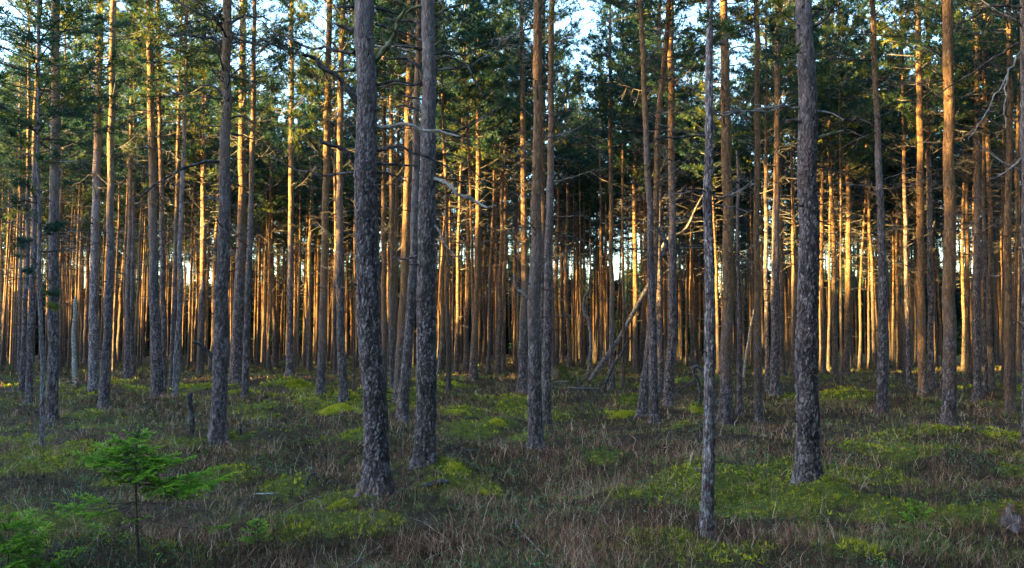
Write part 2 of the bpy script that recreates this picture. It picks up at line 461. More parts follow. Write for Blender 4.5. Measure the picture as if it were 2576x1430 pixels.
def trunk_mesh(path, rad, detail, mat, seed, z_detail=7.0, stubs=0, plate=(.045, .095), amp=.011, zhi=3.5):
    """path: centre points (local, base at z=0), rad: radius at those points; detail 0..3"""
    rg = np.random.default_rng(seed)
    path = np.asarray(path, float); rad = np.asarray(rad, float)
    dz = (.011, .024, .06, .2)[detail]; ns = (88, 44, 22, 12)[detail]
    zt = path[-1, 2]
    zs = np.concatenate([np.arange(-.25, min(z_detail, zt), dz), np.arange(min(z_detail, zt), zt, .25), [zt]])
    zz = path[:, 2]
    # smooth centre line
    cx = np.interp(zs, zz, path[:, 0]); cy = np.interp(zs, zz, path[:, 1])
    kz = np.arange(-.25, zt, .05)
    def sm(val):
        y = np.interp(kz, zz, val); w = 15
        yp = np.pad(y, w, mode='edge'); yy = np.convolve(yp, np.hanning(2 * w + 1) / np.hanning(2 * w + 1).sum(), 'valid')
        return np.interp(zs, kz, yy)
    cx = sm(path[:, 0]); cy = sm(path[:, 1]); rr = sm(rad)
    wob = .012
    cx = cx + wob * np.interp(zs, np.arange(-1, zt + 1, .6), rg.normal(0, 1, len(np.arange(-1, zt + 1, .6))) ) * sstep(0, 1, zs)
    cy = cy + wob * np.interp(zs, np.arange(-1, zt + 1, .6), rg.normal(0, 1, len(np.arange(-1, zt + 1, .6))) ) * sstep(0, 1, zs)
    th = np.arange(ns) / ns * 2 * math.pi
    TH, ZZ = np.meshgrid(th, zs)
    RR = np.repeat(rr[:, None], ns, 1)
    # root flare, uneven
    fl = np.exp(-np.maximum(ZZ, -.2) / .16)
    lob = .5 + .5 * np.cos(TH * 4 + rg.uniform(0, 6) + .6 * np.sin(TH * 2))
    RR = RR * (1 + fl * (.16 + .42 * lob ** 2))
    # uneven girth
    RR = RR * (1 + .05 * (vnoise(ZZ * 2.3, np.cos(TH) * 1.1 + 5, seed) - .5) + .05 * (vnoise(ZZ * 1.1 + 40, np.sin(TH) * 1.1 + 5, seed + 3) - .5))
    if detail < 3:
        hgt, pid = plates(TH, ZZ, max(rr[0], .06), plate[0], plate[1], seed)
        fade = 1 - .75 * sstep(zhi - 1.5, zhi + 2., ZZ)
        a = amp * fade * min(1.0, rr[0] / .12)
        RR = RR + a * (hgt * (.35 + 1.0 * pid) - .6)
        if detail < 2:
            RR = RR + .25 * a * (vnoise(TH * 60 / 6.283, ZZ * 60, seed + 9) - .5)
        tint = np.clip(.12 + .88 * (.30 + .70 * hgt) * (.3 + .75 * pid) + .45 * (vnoise(TH * 34 / 6.283, ZZ * 9, seed + 5) - .5), 0, 1)
        tint = tint * fade + (1 - fade) * .8
    else:
        tint = np.full(TH.shape, .8)
    V = np.stack([cx[:, None] + RR * np.cos(TH), cy[:, None] + RR * np.sin(TH), ZZ], -1).reshape(-1, 3)
    n = len(zs)
    i = np.arange(n - 1)[:, None] * ns; j = np.arange(ns)[None, :]; jn = (j + 1) % ns
    Q = np.stack([i + j, i + jn, i + ns + jn, i + ns + j], -1).reshape(-1, 4)
    mb = MB()
    mb.add(V, Q, a=tint.ravel())
    # broken stubs and knots
    for k in range(stubs):
        z = rg.uniform(.5, min(zt * .75, 9)); az = rg.uniform(0, 6.28)
        c = np.array([np.interp(z, zs, cx), np.interp(z, zs, cy), z]); r = np.interp(z, zs, rr)
        d = np.array([math.cos(az), math.sin(az), rg.uniform(-.25, .5)])
        l = rg.uniform(.03, .10) + (rg.random() < .25) * rg.uniform(0, .12)
        s0 = rg.uniform(.007, .013)
        mb.add(*tube_geo(np.stack([c + d * r * .7, c + d * (r + l * .3), c + d * (r + l)]), [s0 * 1.7, s0, s0 * .7], 5), a=.3)
    return mb.mesh('trunk', [mat]), (zs, cx, cy, rr)

# ------------------------------------------------------------------ measured trees of the front and middle ground
# key, points (u, v, width px) from foot to top of picture, bark, detail, label, branch count
HERO = [
 ('big', [(949,1240,66),(946,1120,62),(944,1000,60),(931,865,58),(929,715,57),(921,500,56),(919,200,50),(916,0,48)], 'H', 0, 'largest scaly-barked pine in front, with thick bare limbs curving from its trunk', 12),
 ('second', [(1069,1167,52),(1071,1015,50),(1071,715,45),(1076,500,42),(1079,250,36),(1079,0,34)], 'H', 0, 'second large scaly pine with long dead limbs, standing beside the biggest one', 14),
 ('thinnear', [(1776,1353,34),(1783,1115,28),(1788,815,26),(1790,715,25),(1789,550,23),(1788,400,22),(1785,0,16)], 'L', 0, 'nearest thin pine with knobbly whorls and blue-grey lichen, foot closest to the viewer', 26),
 ('lone', [(2034,1215,58),(2032,1000,54),(2034,715,50),(2035,500,47),(2027,200,44),(2020,0,40)], 'H', 0, 'thick scaly pine standing alone, with bare limbs rising near its top', 5),
 ('post', [(547,1105,40),(557,865,36),(560,715,34),(565,500,28),(570,250,24),(570,0,22)], 'M', 1, 'dark pine with one bare forked side branch low down, next to the short wooden post', 30),
 ('bluefoot', [(1348,1135,38),(1345,950,34),(1343,715,31),(1350,600,27),(1353,300,23),(1353,0,22)], 'O', 1, 'orange-grey pine with bluish lichened foot, front one of a close pair', 16),
 ('pairrear', [(1373,1067,26),(1376,900,23),(1380,715,20),(1385,400,17),(1388,0,14)], 'M', 1, 'slim grey-violet pine, rear one of the close pair beside the blue-footed pine', 16),
 ('pinkish', [(2387,1072,34),(2389,900,31),(2390,715,30),(2387,350,26),(2385,0,24)], 'O', 1, 'smooth pinkish pine with a thin broken stem at its foot', 10),
 ('redbrown', [(1823,1067,33),(1828,865,29),(1833,715,27),(1827,350,25),(1820,0,20)], 'O', 1, 'sturdy red-brown pine right behind the nearest thin lichened pine', 14),
 ('wedge', [(1011,1060,30),(1025,900,25),(1039,715,21),(1044,500,18),(1051,100,14),(1053,0,13)], 'M', 1, 'leaning grey pine wedged close behind the second scaly pine', 14),
 ('flame', [(1000,1015,24),(1008,850,21),(1016,715,20),(1026,450,19),(1030,100,15),(1031,0,14)], 'O', 1, 'pine with flaming orange upper bark between and behind the two scaly pines', 14),
 ('slimred', [(966,978,15),(966,715,14),(966,500,13),(966,150,10),(966,0,9)], 'O', 2, 'slim reddish pine half hidden just behind the biggest scaly pine', 10),
 ('slimred2', [(986,978,13),(986,715,12),(985,400,11),(984,100,9),(984,0,9)], 'O', 2, 'thin brown pine between the slim reddish one and the flaming orange one', 10),
 ('knot', [(806,992,24),(812,850,21),(816,715,20),(819,500,18),(826,150,15),(829,0,14)], 'O', 1, 'smooth orange-brown pine with a dark knot low on its trunk', 10),
 ('knotmate', [(864,1007,23),(858,850,20),(854,715,19),(854,400,16),(861,50,13),(862,0,13)], 'M', 1, 'dark-footed pine next to the orange-brown pine with the knot', 14),
 ('sprayone', [(107,1125,11),(103,900,10),(99,715,10),(95,400,8),(97,200,7),(98,0,6)], 'L', 1, 'hair-thin lichened pine, front one of the cluster with green sprays', 8),
 ('whitefoot', [(72,1020,18),(76,900,16),(82,715,15),(85,400,12),(97,100,9),(99,0,8)], 'M', 1, 'dark crooked pine with whitish flaking foot, behind the hair-thin lichened one', 14),
 ('paleflank', [(130,1060,27),(134,860,25),(137,715,24),(137,360,22),(142,0,20)], 'M', 1, 'straight pine with one pale lit flank, beside the cluster with green sprays', 14),
 ('clusterpale', [(54,980,14),(62,820,12),(66,715,11),(70,500,9),(72,200,7),(72,0,6)], 'M', 2, 'pale thin pine leaning in the cluster, behind the one with a whitish foot', 10),
 ('clusterbow', [(48,945,9),(47,880,8),(50,800,7),(52,715,7),(52,500,6),(50,200,5)], 'M', 2, 'slim bowed stem at the outer side of the cluster with green sprays', 8),
 ('bluish', [(235,985,26),(236,850,24),(237,715,21),(240,550,19),(247,250,18),(252,0,16)], 'L', 1, 'bluish lichened straight pine with mossy foot, beside the S-bent pine', 16),
 ('sbent', [(261,1032,26),(265,930,24),(264,890,23),(273,850,20),(274,770,22),(271,745,21),(276,715,18),(277,500,17),(283,200,15),(285,0,14)], 'M', 1, 'pine with an S-bend low in its trunk and a pale flank', 12),
 ('twindark', [(319,952,14),(320,850,12),(322,715,11),(327,550,10),(330,200,8)], 'M', 2, 'dark twin with dead twigs, one of a close pair on a green hummock', 16),
 ('twinsmooth', [(331,950,14),(331,850,13),(331,715,12),(335,500,11),(338,150,9)], 'M', 2, 'smoother twin of the close pair on a green hummock', 8),
 ('stout', [(396,1005,30),(392,850,26),(387,715,22),(385,500,20),(378,150,17),(375,0,16)], 'M', 1, 'stout flaky-footed pine sharing its foot with a thinner pine', 18),
 ('joined', [(414,992,15),(412,850,13),(410,715,13),(407,500,12),(400,250,10),(397,0,9)], 'M', 2, 'thinner pine joined at the foot to the stout flaky one', 12),
 ('wavy', [(441,998,16),(444,900,14),(452,800,13),(455,715,12),(452,600,11),(462,400,10),(467,150,9),(470,0,8)], 'L', 2, 'pale wavy-stemmed thin pine next to the joined pair', 12),
 ('behindwavy', [(431,975,12),(434,850,12),(440,715,11),(445,500,10),(452,200,8)], 'M', 2, 'slim upright pine just behind the pale wavy-stemmed one', 10),
 ('greybroad', [(593,963,31),(597,850,28),(602,715,24),(609,500,20),(610,200,16),(611,0,15)], 'M', 1, 'broad pale-grey trunk standing behind the dark pine with the low side branch', 14),
 ('palethin', [(616,1000,18),(620,850,16),(626,715,15),(632,500,13),(638,200,11),(640,0,10)], 'M', 2, 'thin pale pine in front of the broad pale-grey trunk', 16),
 ('lichstraight', [(502,942,15),(505,850,14),(510,715,12),(510,500,11),(512,100,9)], 'M', 2, 'straight lichened pine a step behind the dark pine with the side branch', 12),
 ('swollen', [(729,943,21),(730,850,17),(731,715,14),(733,300,13),(734,0,11)], 'M', 2, 'straight pine with swollen foot and green moss around it', 12),
 ('curvebranch', [(1313,985,24),(1316,850,20),(1320,715,19),(1318,500,15),(1313,150,12),(1312,0,11)], 'O', 1, 'brown pine with a bare curved branch, left of the blue-footed pine', 16),
 ('pairshadow', [(1364,968,13),(1364,850,12),(1364,715,12),(1366,400,10),(1367,0,9)], 'M', 2, 'dark pine hidden behind the blue-footed pine and its slim neighbour', 10),
 ('midswell', [(1189,957,20),(1194,850,17),(1201,715,15),(1204,450,13),(1203,200,11)], 'O', 2, 'brown pine with a flared foot, front one of two overlapping trunks', 12),
 ('slimorange', [(1540,977,15),(1538,850,13),(1539,715,12),(1535,400,10),(1535,100,8)], 'O', 2, 'slim orange pine beside the leaning dead trunk', 12),
 ('curved', [(1613,1045,26),(1620,980,23),(1628,915,20),(1640,780,18),(1650,600,16),(1652,375,15),(1668,180,13),(1684,0,12)], 'O', 1, 'pine with a leaning curved foot, passing behind an upright blue-grey one', 10),
 ('crosser', [(1647,1068,24),(1644,940,22),(1640,815,19),(1638,715,18),(1633,500,15),(1620,200,13),(1610,0,12)], 'M', 1, 'upright pine with blue-grey foot, crossing in front of the curved-footed one', 12),
 ('lichdark', [(1680,1025,28),(1688,900,24),(1693,815,22),(1693,715,20),(1690,400,17),(1688,0,15)], 'M', 1, 'dark straight pine with pale lichen, beside the two crossing trunks', 16),
 ('gapdark', [(1664,985,15),(1661,850,13),(1658,715,12),(1658,400,10),(1660,0,8)], 'M', 2, 'dark slim pine in the gap behind the crossing trunks', 10),
 ('deaddark', [(1860,1045,15),(1861,900,13),(1858,715,10),(1856,500,8),(1855,380,6)], 'M', 2, 'thin dark dead pine with short broken twigs, beside the red-brown pine', 24),
 ('smooth', [(1908,1060,22),(1906,850,18),(1905,715,16),(1905,250,13),(1903,0,12)], 'O', 1, 'smooth slender reddish pine between the red-brown pine and the swollen-footed one', 10),
 ('swolfoot', [(1949,995,25),(1951,850,22),(1950,715,20),(1954,350,14),(1955,0,12)], 'M', 1, 'dark pine with swollen pale foot, behind and beside the lone thick pine', 16),
 ('tightslim', [(1931,985,12),(1929,850,12),(1927,715,11),(1928,300,9)], 'M', 2, 'slim pine tight against the one with the swollen pale foot', 8),
 ('peel', [(2219,1042,29),(2221,850,25),(2222,715,22),(2215,500,17),(2202,200,13),(2195,0,12)], 'M', 1, 'dark grey pine with curls of peeling bark, first big trunk past the lone thick pine', 18),
 ('thinright', [(2288,975,14),(2284,850,12),(2281,715,11),(2275,400,9)], 'M', 2, 'thin dark pine between the peeling-bark pine and the straight pair', 12),
 ('pairstraight', [(2322,992,22),(2319,850,20),(2316,715,19),(2315,350,17),(2311,100,14),(2310,0,13)], 'O', 1, 'straighter, thicker one of two close pines left of the pinkish pine', 14),
 ('pairmate', [(2344,978,17),(2342,850,15),(2341,715,14),(2336,350,12),(2334,0,10)], 'M', 2, 'thinner mate pressed against the straight pine left of the pinkish pine', 10),
 ('rightgrey', [(2459,1010,20),(2458,850,18),(2457,715,17),(2460,300,14),(2456,0,12)], 'M', 1, 'grey straight pine to the right of the pinkish pine', 18),
 ('rightmate', [(2480,1000,10),(2478,850,9),(2476,715,9),(2474,300,7)], 'M', 2, 'thin stem close to the grey straight pine beyond the pinkish one', 8),
 ('reddish', [(2540,1035,21),(2537,850,19),(2535,715,17),(2540,250,14),(2538,0,12)], 'O', 1, 'reddish pine beside the trunk cut off by the picture edge', 14),
 ('edge', [(2583,1120,24),(2582,850,21),(2580,715,20),(2578,350,18),(2576,0,16)], 'M', 1, 'pine cut off by the right edge of the picture', 8),
]
# far trunks: strip offset, list of (X foot, Y foot, width, X at strip top, sunlit)
FAR = {
 0: [(38,1075,45,40,0),(8,1130,22,90,0),(130,1020,36,130,1),(165,1030,16,165,0),(620,1150,40,625,0),(680,1020,24,700,1),(708,1020,18,735,1),(840,1060,40,850,0),(890,1060,50,910,0),(1045,1000,28,1045,1),(1185,900,16,1185,1),(1230,1035,45,1270,0),(1200,930,16,1250,1),(1400,960,20,1405,1),(1490,1000,34,1510,1),(1430,940,14,1440,0),(1890,1140,45,1890,0),(1930,1040,16,1930,1),(2020,1030,30,2035,1),(470,960,20,500,1),(75,940,16,75,1)],
 440.3: [(235,1000,14,235,1),(258,1165,65,290,0),(310,1040,45,335,1),(375,1105,60,395,0),(580,1000,20,590,1),(790,1055,40,790,0),(825,960,14,830,1),(850,1050,36,890,0),(885,1030,30,920,0),(945,1060,32,960,0),(978,1130,40,990,0),(1035,1110,60,1025,0),(1095,1010,26,1130,1),(1065,990,16,1065,1),(1135,960,14,1140,1),(1265,1030,36,1240,0),(1300,1000,16,1260,1),(1345,1080,60,1345,1),(1405,1140,55,1405,1),(1465,1020,22,1500,1),(1590,1030,30,1625,0),(1665,1170,45,1665,0),(1625,1020,24,1630,1),(1790,1000,35,1790,0),(1880,950,16,1860,1),(1840,960,40,1840,0)],
 943.4: [(190,1300,45,200,0),(145,1100,50,150,0),(222,1250,28,235,0),(630,1000,20,625,1),(655,990,24,670,1),(685,1130,60,710,1),(775,1140,40,785,1),(805,1130,25,815,0),(840,1165,45,875,0),(945,1130,60,945,1),(1052,1225,40,1010,0),(1080,1040,32,1100,1),(1125,1060,40,1140,0),(1155,940,16,1150,1),(1175,1150,40,1205,1),(1210,960,22,1250,1),(1265,1155,60,1295,0),(1325,1130,55,1345,1),(1400,930,20,1385,0),(1455,1080,34,1475,1),(1480,1130,20,1490,0),(1880,1090,55,1880,1),(1935,1060,50,1935,0),(1975,960,18,2010,1),(2025,1100,50,2010,1)],
 1383.6: [(240,1000,22,290,1),(290,1060,18,290,0),(325,950,20,310,0),(480,1040,34,485,0),(502,1050,42,525,1),(570,1000,38,570,0),(700,1000,24,725,1),(760,1290,34,760,1),(800,1080,20,820,1),(890,1170,60,885,1),(945,1150,40,940,1),(980,1130,40,975,1),(1130,1150,40,1130,0),(1370,1000,16,1350,0),(1390,950,28,1400,1),(1425,1080,30,1430,0),(1470,1150,40,1465,0),(1540,1070,40,1490,1),(1565,1020,20,1555,1),(1620,1060,25,1620,0),(1760,1150,40,1740,0),(1930,1090,22,1930,1),(2020,1000,22,1990,1)],
 1823.9: [(380,890,24,385,1),(265,1100,14,290,1),(610,1170,50,600,0),(650,1130,24,680,1),(700,1160,50,710,1),(735,1250,40,720,0),(990,1130,22,990,1),(1030,1150,40,1040,1),(1075,1130,30,1075,1),(1105,1060,22,1110,1),(1145,1170,55,1135,1),(1250,1160,70,1245,1),(1215,1280,15,1205,0),(1300,1130,24,1275,1),(1330,960,13,1320,1),(1395,1140,30,1430,1),(1495,1130,28,1490,1),(1570,1060,30,1570,0),(1615,1040,26,1612,1),(1745,1130,22,1745,1),(1800,1130,40,1795,1),(1840,1120,25,1845,0),(1870,1150,25,1865,1),(1950,1000,30,1935,1),(1980,1080,25,1980,1)],
 2073: [(1180,1100,24,1160,1),(1240,1100,26,1165,1),(1450,1130,40,1445,1),(1500,1260,40,1500,0),(1545,1260,30,1545,0),(1735,1300,60,1700,0),(1790,1000,24,1780,1),(1865,1290,35,1855,1),(1965,1350,48,1975,0),(2030,1150,50,2020,1)],
}
DEADCURVES = {   # thick limbs drawn one by one: tree -> [(points (u, v), width px, material, depth reach)]
 'big': [([(891,78),(842,60)],8,'D',-.2), ([(936,160),(970,116),(990,86),(1005,54),(1015,30),(1012,12),(988,0)],10,'G',-.3),
         ([(904,272),(884,236),(859,200),(825,175),(779,145),(754,135)],10,'D',-.35), ([(892,176),(850,180)],6,'D',.1),
         ([(891,132),(794,120),(714,90),(644,45)],5,'D',.5), ([(904,440),(890,402),(884,395),(849,372),(815,358),(804,345)],10,'D',-.3),
         ([(891,435),(844,445),(744,425),(679,395)],4,'D',.4), ([(939,320),(990,318),(1044,312),(1066,325),(1100,320),(1130,330),(1159,337)],7,'P',-.25),
         ([(951,380),(994,372),(1069,390),(1144,435),(1169,470)],5,'D',.3), ([(949,412),(1005,416),(1059,417)],5,'D',.3), ([(949,435),(985,438),(1024,457)],4,'D',.3),
         ([(891,17),(847,17)],7,'D',.1), ([(893,342),(870,330)],6,'D',-.1), ([(921,575),(922,570)],16,'P',-.22),
         ([(945,60),(990,75),(1030,92)],5,'D',.3), ([(948,215),(1000,205),(1050,218)],5,'D',.35), ([(946,20),(975,30),(1010,38)],5,'D',.3)],
 'second': [([(1079,448),(1110,455),(1150,482),(1210,510),(1245,516)],7,'P',-.4), ([(1080,562),(1103,575),(1125,620),(1155,655)],4,'P',-.3),
         ([(1064,207),(1027,212),(990,212),(951,223)],5,'D',.3), ([(1066,197),(1052,172),(1027,150),(965,148)],6,'D',-.2),
         ([(1074,129),(1039,118),(990,117)],6,'D',-.3), ([(1061,74),(1047,59),(1015,53),(970,49)],5,'D',.2), ([(1064,283),(1039,273),(978,270)],5,'D',.1),
         ([(1088,47),(1113,27),(1155,10)],7,'G',-.2), ([(1081,138),(1091,118),(1111,103)],6,'G',-.2), ([(1093,96),(1145,74),(1185,57),(1187,39)],4,'G',.3),
         ([(1096,135),(1162,138),(1212,121),(1246,86)],4,'D',.3), ([(1095,155),(1125,148),(1175,163),(1212,246)],4,'D',-.2),
         ([(1097,177),(1182,170),(1212,150),(1258,126)],4,'O',.4), ([(1090,330),(1145,330),(1212,300),(1258,261)],4,'D',.3),
         ([(1069,30),(1064,20),(1039,25),(1020,37)],7,'G',-.3), ([(1062,250),(1020,240),(985,235)],4,'D',.3), ([(1064,105),(1040,90),(1000,80)],5,'D',.2),
         ([(1064,640),(1020,655),(985,650)],4,'D',.3), ([(1095,390),(1160,400),(1220,470)],3,'D',.3)],
 'lone': [([(2012,272),(1932,270),(1860,282),(1790,280)],4,'P',-.5), ([(2018,330),(2017,306),(2002,300),(1977,308)],6,'D',-.3),
         ([(2024,98),(2045,72),(2062,55),(2102,15)],8,'D',-.3), ([(2052,350),(2085,338),(2122,327)],7,'G',-.2), ([(2055,280),(2090,286),(2122,302)],4,'P',-.2),
         ([(2052,420),(2075,425),(2108,430)],3,'D',.2), ([(2050,550),(2070,560),(2092,568)],3,'D',.2), ([(2040,45),(2060,25),(2075,0)],6,'D',.2), ([(2035,130),(2036,80),(2030,60)],4,'D',-.3)],
 'post': [([(539,905),(522,885),(508,868),(496,862),(484,859)],7,'D',-.3), ([(508,868),(505,860),(500,852)],3,'D',-.3),
         ([(560,118),(530,95),(480,92),(420,88)],6,'D',-.2), ([(562,240),(530,215),(500,212)],5,'D',.2), ([(556,408),(510,410),(440,435),(340,500)],5,'D',-.4),
         ([(578,60),(620,40),(680,52)],5,'D',.3), ([(576,300),(600,292),(640,310)],4,'D',.2)],
 'curvebranch': [([(1310,700),(1300,650),(1290,610)],3,'D',.2)],
 'bluefoot': [([(1330,752),(1316,738),(1301,726),(1295,705),(1294,692)],5,'P',-.3)],
 'edge': [([(2568,130),(2550,165),(2520,215),(2470,300),(2440,352)],3,'P',-.4), ([(2568,400),(2540,420),(2512,446)],4,'P',-.2), ([(2568,20),(2520,15),(2470,25),(2400,80)],5,'D',.3), ([(2560,110),(2500,150),(2430,190),(2330,260)],4,'D',.4), ([(2535,190),(2530,250),(2527,320)],3,'P',-.3)],
 'thinnear': [([(1785,340),(1740,345),(1700,350),(1650,345)],4,'D',-.2), ([(1790,285),(1850,280),(1930,272),(2000,268)],3,'P',.4), ([(1784,420),(1760,400),(1745,360)],4,'D',-.3)],
 'curved': [([(1652,300),(1660,230),(1700,190)],3,'D',.2)],
 'sbent': [([(283,480),(240,440),(170,480)],3,'D',.3)],
 'redbrown': [([(1840,455),(1870,465),(1890,480)],4,'D',.2), ([(1820,220),(1850,120),(1900,125)],4,'P',-.2)],
}
LIVE = {   # green sprays on low live branches
 'sprayone': [((98,560),(40,520)),((97,480),(25,470)),((99,640),(60,620)),((100,600),(150,560)),((98,420),(140,400)),((101,720),(125,745)),((97,380),(30,350)),((101,690),(70,680)),((98,520),(60,450)),((103,760),(128,772)),((97,330),(50,300))],
 'whitefoot': [((84,430),(10,420)),((83,520),(20,560)),((85,380),(140,340)),((84,480),(150,490)),((82,640),(40,655))],
 'redbrown': [((1822,70),(1760,60)),((1823,110),(1790,95)),((1822,40),(1900,60))],
 'lone': [((2010,120),(1940,95)),((2010,60),(1930,30)),((2012,140),(1960,150))],
 'smooth': [((1903,60),(1860,40)),((1903,30),(1880,80))],
 'thinnear': [((1786,60),(1830,90))],
}
BARK = {'L': M_BARK_LICHEN, 'H': M_BARK_HERO, 'M': M_BARK_MID, 'O': M_BARK_ORANGE}
CURVEMAT = {'D': M_DARKWOOD, 'P': M_PALE, 'G': M_MOSSWOOD, 'O': M_TWIG}

# moss mounds: place first, they shape the ground
MOUND_PX = [(855,1040,105,'wide bright-green moss mound left of the biggest scaly pine'), (1145,1185,80,'rounded moss mound at the foot of the second scaly pine'),
            (1215,1238,42,'small glowing yellow-green moss cushion beside the rotten log'), (1512,1165,42,'lone small moss cushion amid brown heather, mid picture'),
            (855,1275,105,'low dark-green moss bank in front of the biggest scaly pine'), (1565,1050,75,'moss bank at the foot of the curved-footed pine'),
            (1150,1045,65,'moss mound between the second scaly pine and the blue-footed pine'), (1250,1065,55,'flat yellowish moss mound near the blue-footed pine'),
            (745,968,50,'pale lichen-grey moss hummock behind the orange-brown knotted pine'), (1745,1035,40,'mossy hummock beside the hooked dead branch')]
MOSS_SPOTS = [(u, v, w * 1.6) for u, v, w, _ in MOUND_PX] + [(1180,1080,160),(300,965,80),(660,1060,90),(900,1100,120),(560,1200,150),(1600,1010,120),(1120,1230,120),(1320,1110,90),(2100,1000,160),(2150,1400,130),(1700,1080,90),(760,1330,180),(1300,1040,150),(200,1050,90),(1380,1050,120),(700,1240,120)]
MOSS_W = []
for u, v, w in MOSS_SPOTS:
    p = on_ground(u, v)
    MOSS_W.append((p[0], p[1], w * p[1] / F * .55 + .1))

def moss_mask(x, y):
    m = .85 * sstep(.47, .66, fbm(x / 1.5, y / 1.5, 21, 4)) * sstep(.2, .65, vnoise(x / 5, y / 5, 33))
    for bx, by, r in MOSS_W:
        m = np.maximum(m, 1.25 * np.exp(-(((x - bx) / r) ** 2 + ((y - by) / (r * 1.3)) ** 2)) * (.15 + 1.1 * fbm(x / .5, y / .5, 8)))
    return np.clip(m, 0, 1)

MOSS_ON = True
# ------------------------------------------------------------------ ground sheet
def build_ground():
    def axis(lo, hi, k, n):
        u = np.linspace(math.asinh(lo / k), math.asinh(hi / k), n)
        return np.sinh(u) * k
    xs = axis(-420, 420, 9.0, 420)
    ys = np.concatenate([axis(-300, 0, 8.0, 60)[:-1], np.linspace(0, 16, 150)[:-1], 16 + axis(0, 500, 14., 170)])
    X, Y = np.meshgrid(xs, ys)
    Z = terrain(X, Y)
    V = np.stack([X, Y, Z], -1).reshape(-1, 3)
    nx = len(xs); i = np.arange(len(ys) - 1)[:, None] * nx; j = np.arange(nx - 1)[None, :]
    Q = np.stack([i + j, i + j + 1, i + nx + j + 1, i + nx + j], -1).reshape(-1, 4)
    mb = MB(); mb.add(V, Q)
    me = mb.mesh('forest_floor', [M_GROUND], extra={'moss': moss_mask(V[:, 0], V[:, 1])})
    o = link('ground', me); tag(o, 'forest floor of litter, moss and low heath under the pines', 'ground', kind='structure')
build_ground()

# ------------------------------------------------------------------ build measured trees
def branch_curve(tree_loc, pts, w, matkey, reach, Y, parent, seed):
    rg = np.random.default_rng(seed)
    n = len(pts)
    P = []
    for k, (u, v) in enumerate(pts):
        f = k / max(1, n - 1)
        px_len = math.hypot(pts[-1][0] - pts[0][0], pts[-1][1] - pts[0][1])
        dep = Y + reach * f * max(.12, px_len / F * Y) * (1.0 if px_len > 10 else 2.0)
        P.append(at_depth(u, v, dep))
    P = np.array(P) - np.array(tree_loc)
    L = np.linalg.norm(np.diff(P, axis=0), axis=1).sum()
    m = max(4, int(L / .035))
    S = smooth_path(P, m, wob=min(.003, L * .003))
    kn = max(3, int(L / .13)); tt_ = np.linspace(0, 1, m)
    S[:, :] += np.stack([np.interp(tt_, np.linspace(0, 1, kn), np.r_[0, rg.normal(0, min(.022, .018 * L + .004), kn - 1)]) for _ in range(3)], 1)
    r0 = w * .74 * Y / F
    rad = np.linspace(r0 * 1.1, r0 * .5, m) * rg.uniform(.88, 1.14, m)
    rad[0] *= 1.3
    mb = MB(); mb.add(*tube_geo(S, rad, 8))
    for k in range(int(L / .16)):
        i = rg.integers(m // 3, m) if m > 6 else m - 1
        l = rg.uniform(.06, .35) * min(1, L); d = norm(rg.normal(0, 1, 3) + np.array([0, 0, -.2]))
        q = S[i]
        T = np.stack([q, q + d * l * .4 + rg.normal(0, .012, 3), q + d * l * .75 + rg.normal(0, .02, 3), q + d * l])
        mb.add(*tube_geo(T, np.array([.3, .25, .18, .1]) * r0 * .9, 4))
    link('branch', mb.mesh('branch', [CURVEMAT[matkey]]), parent)

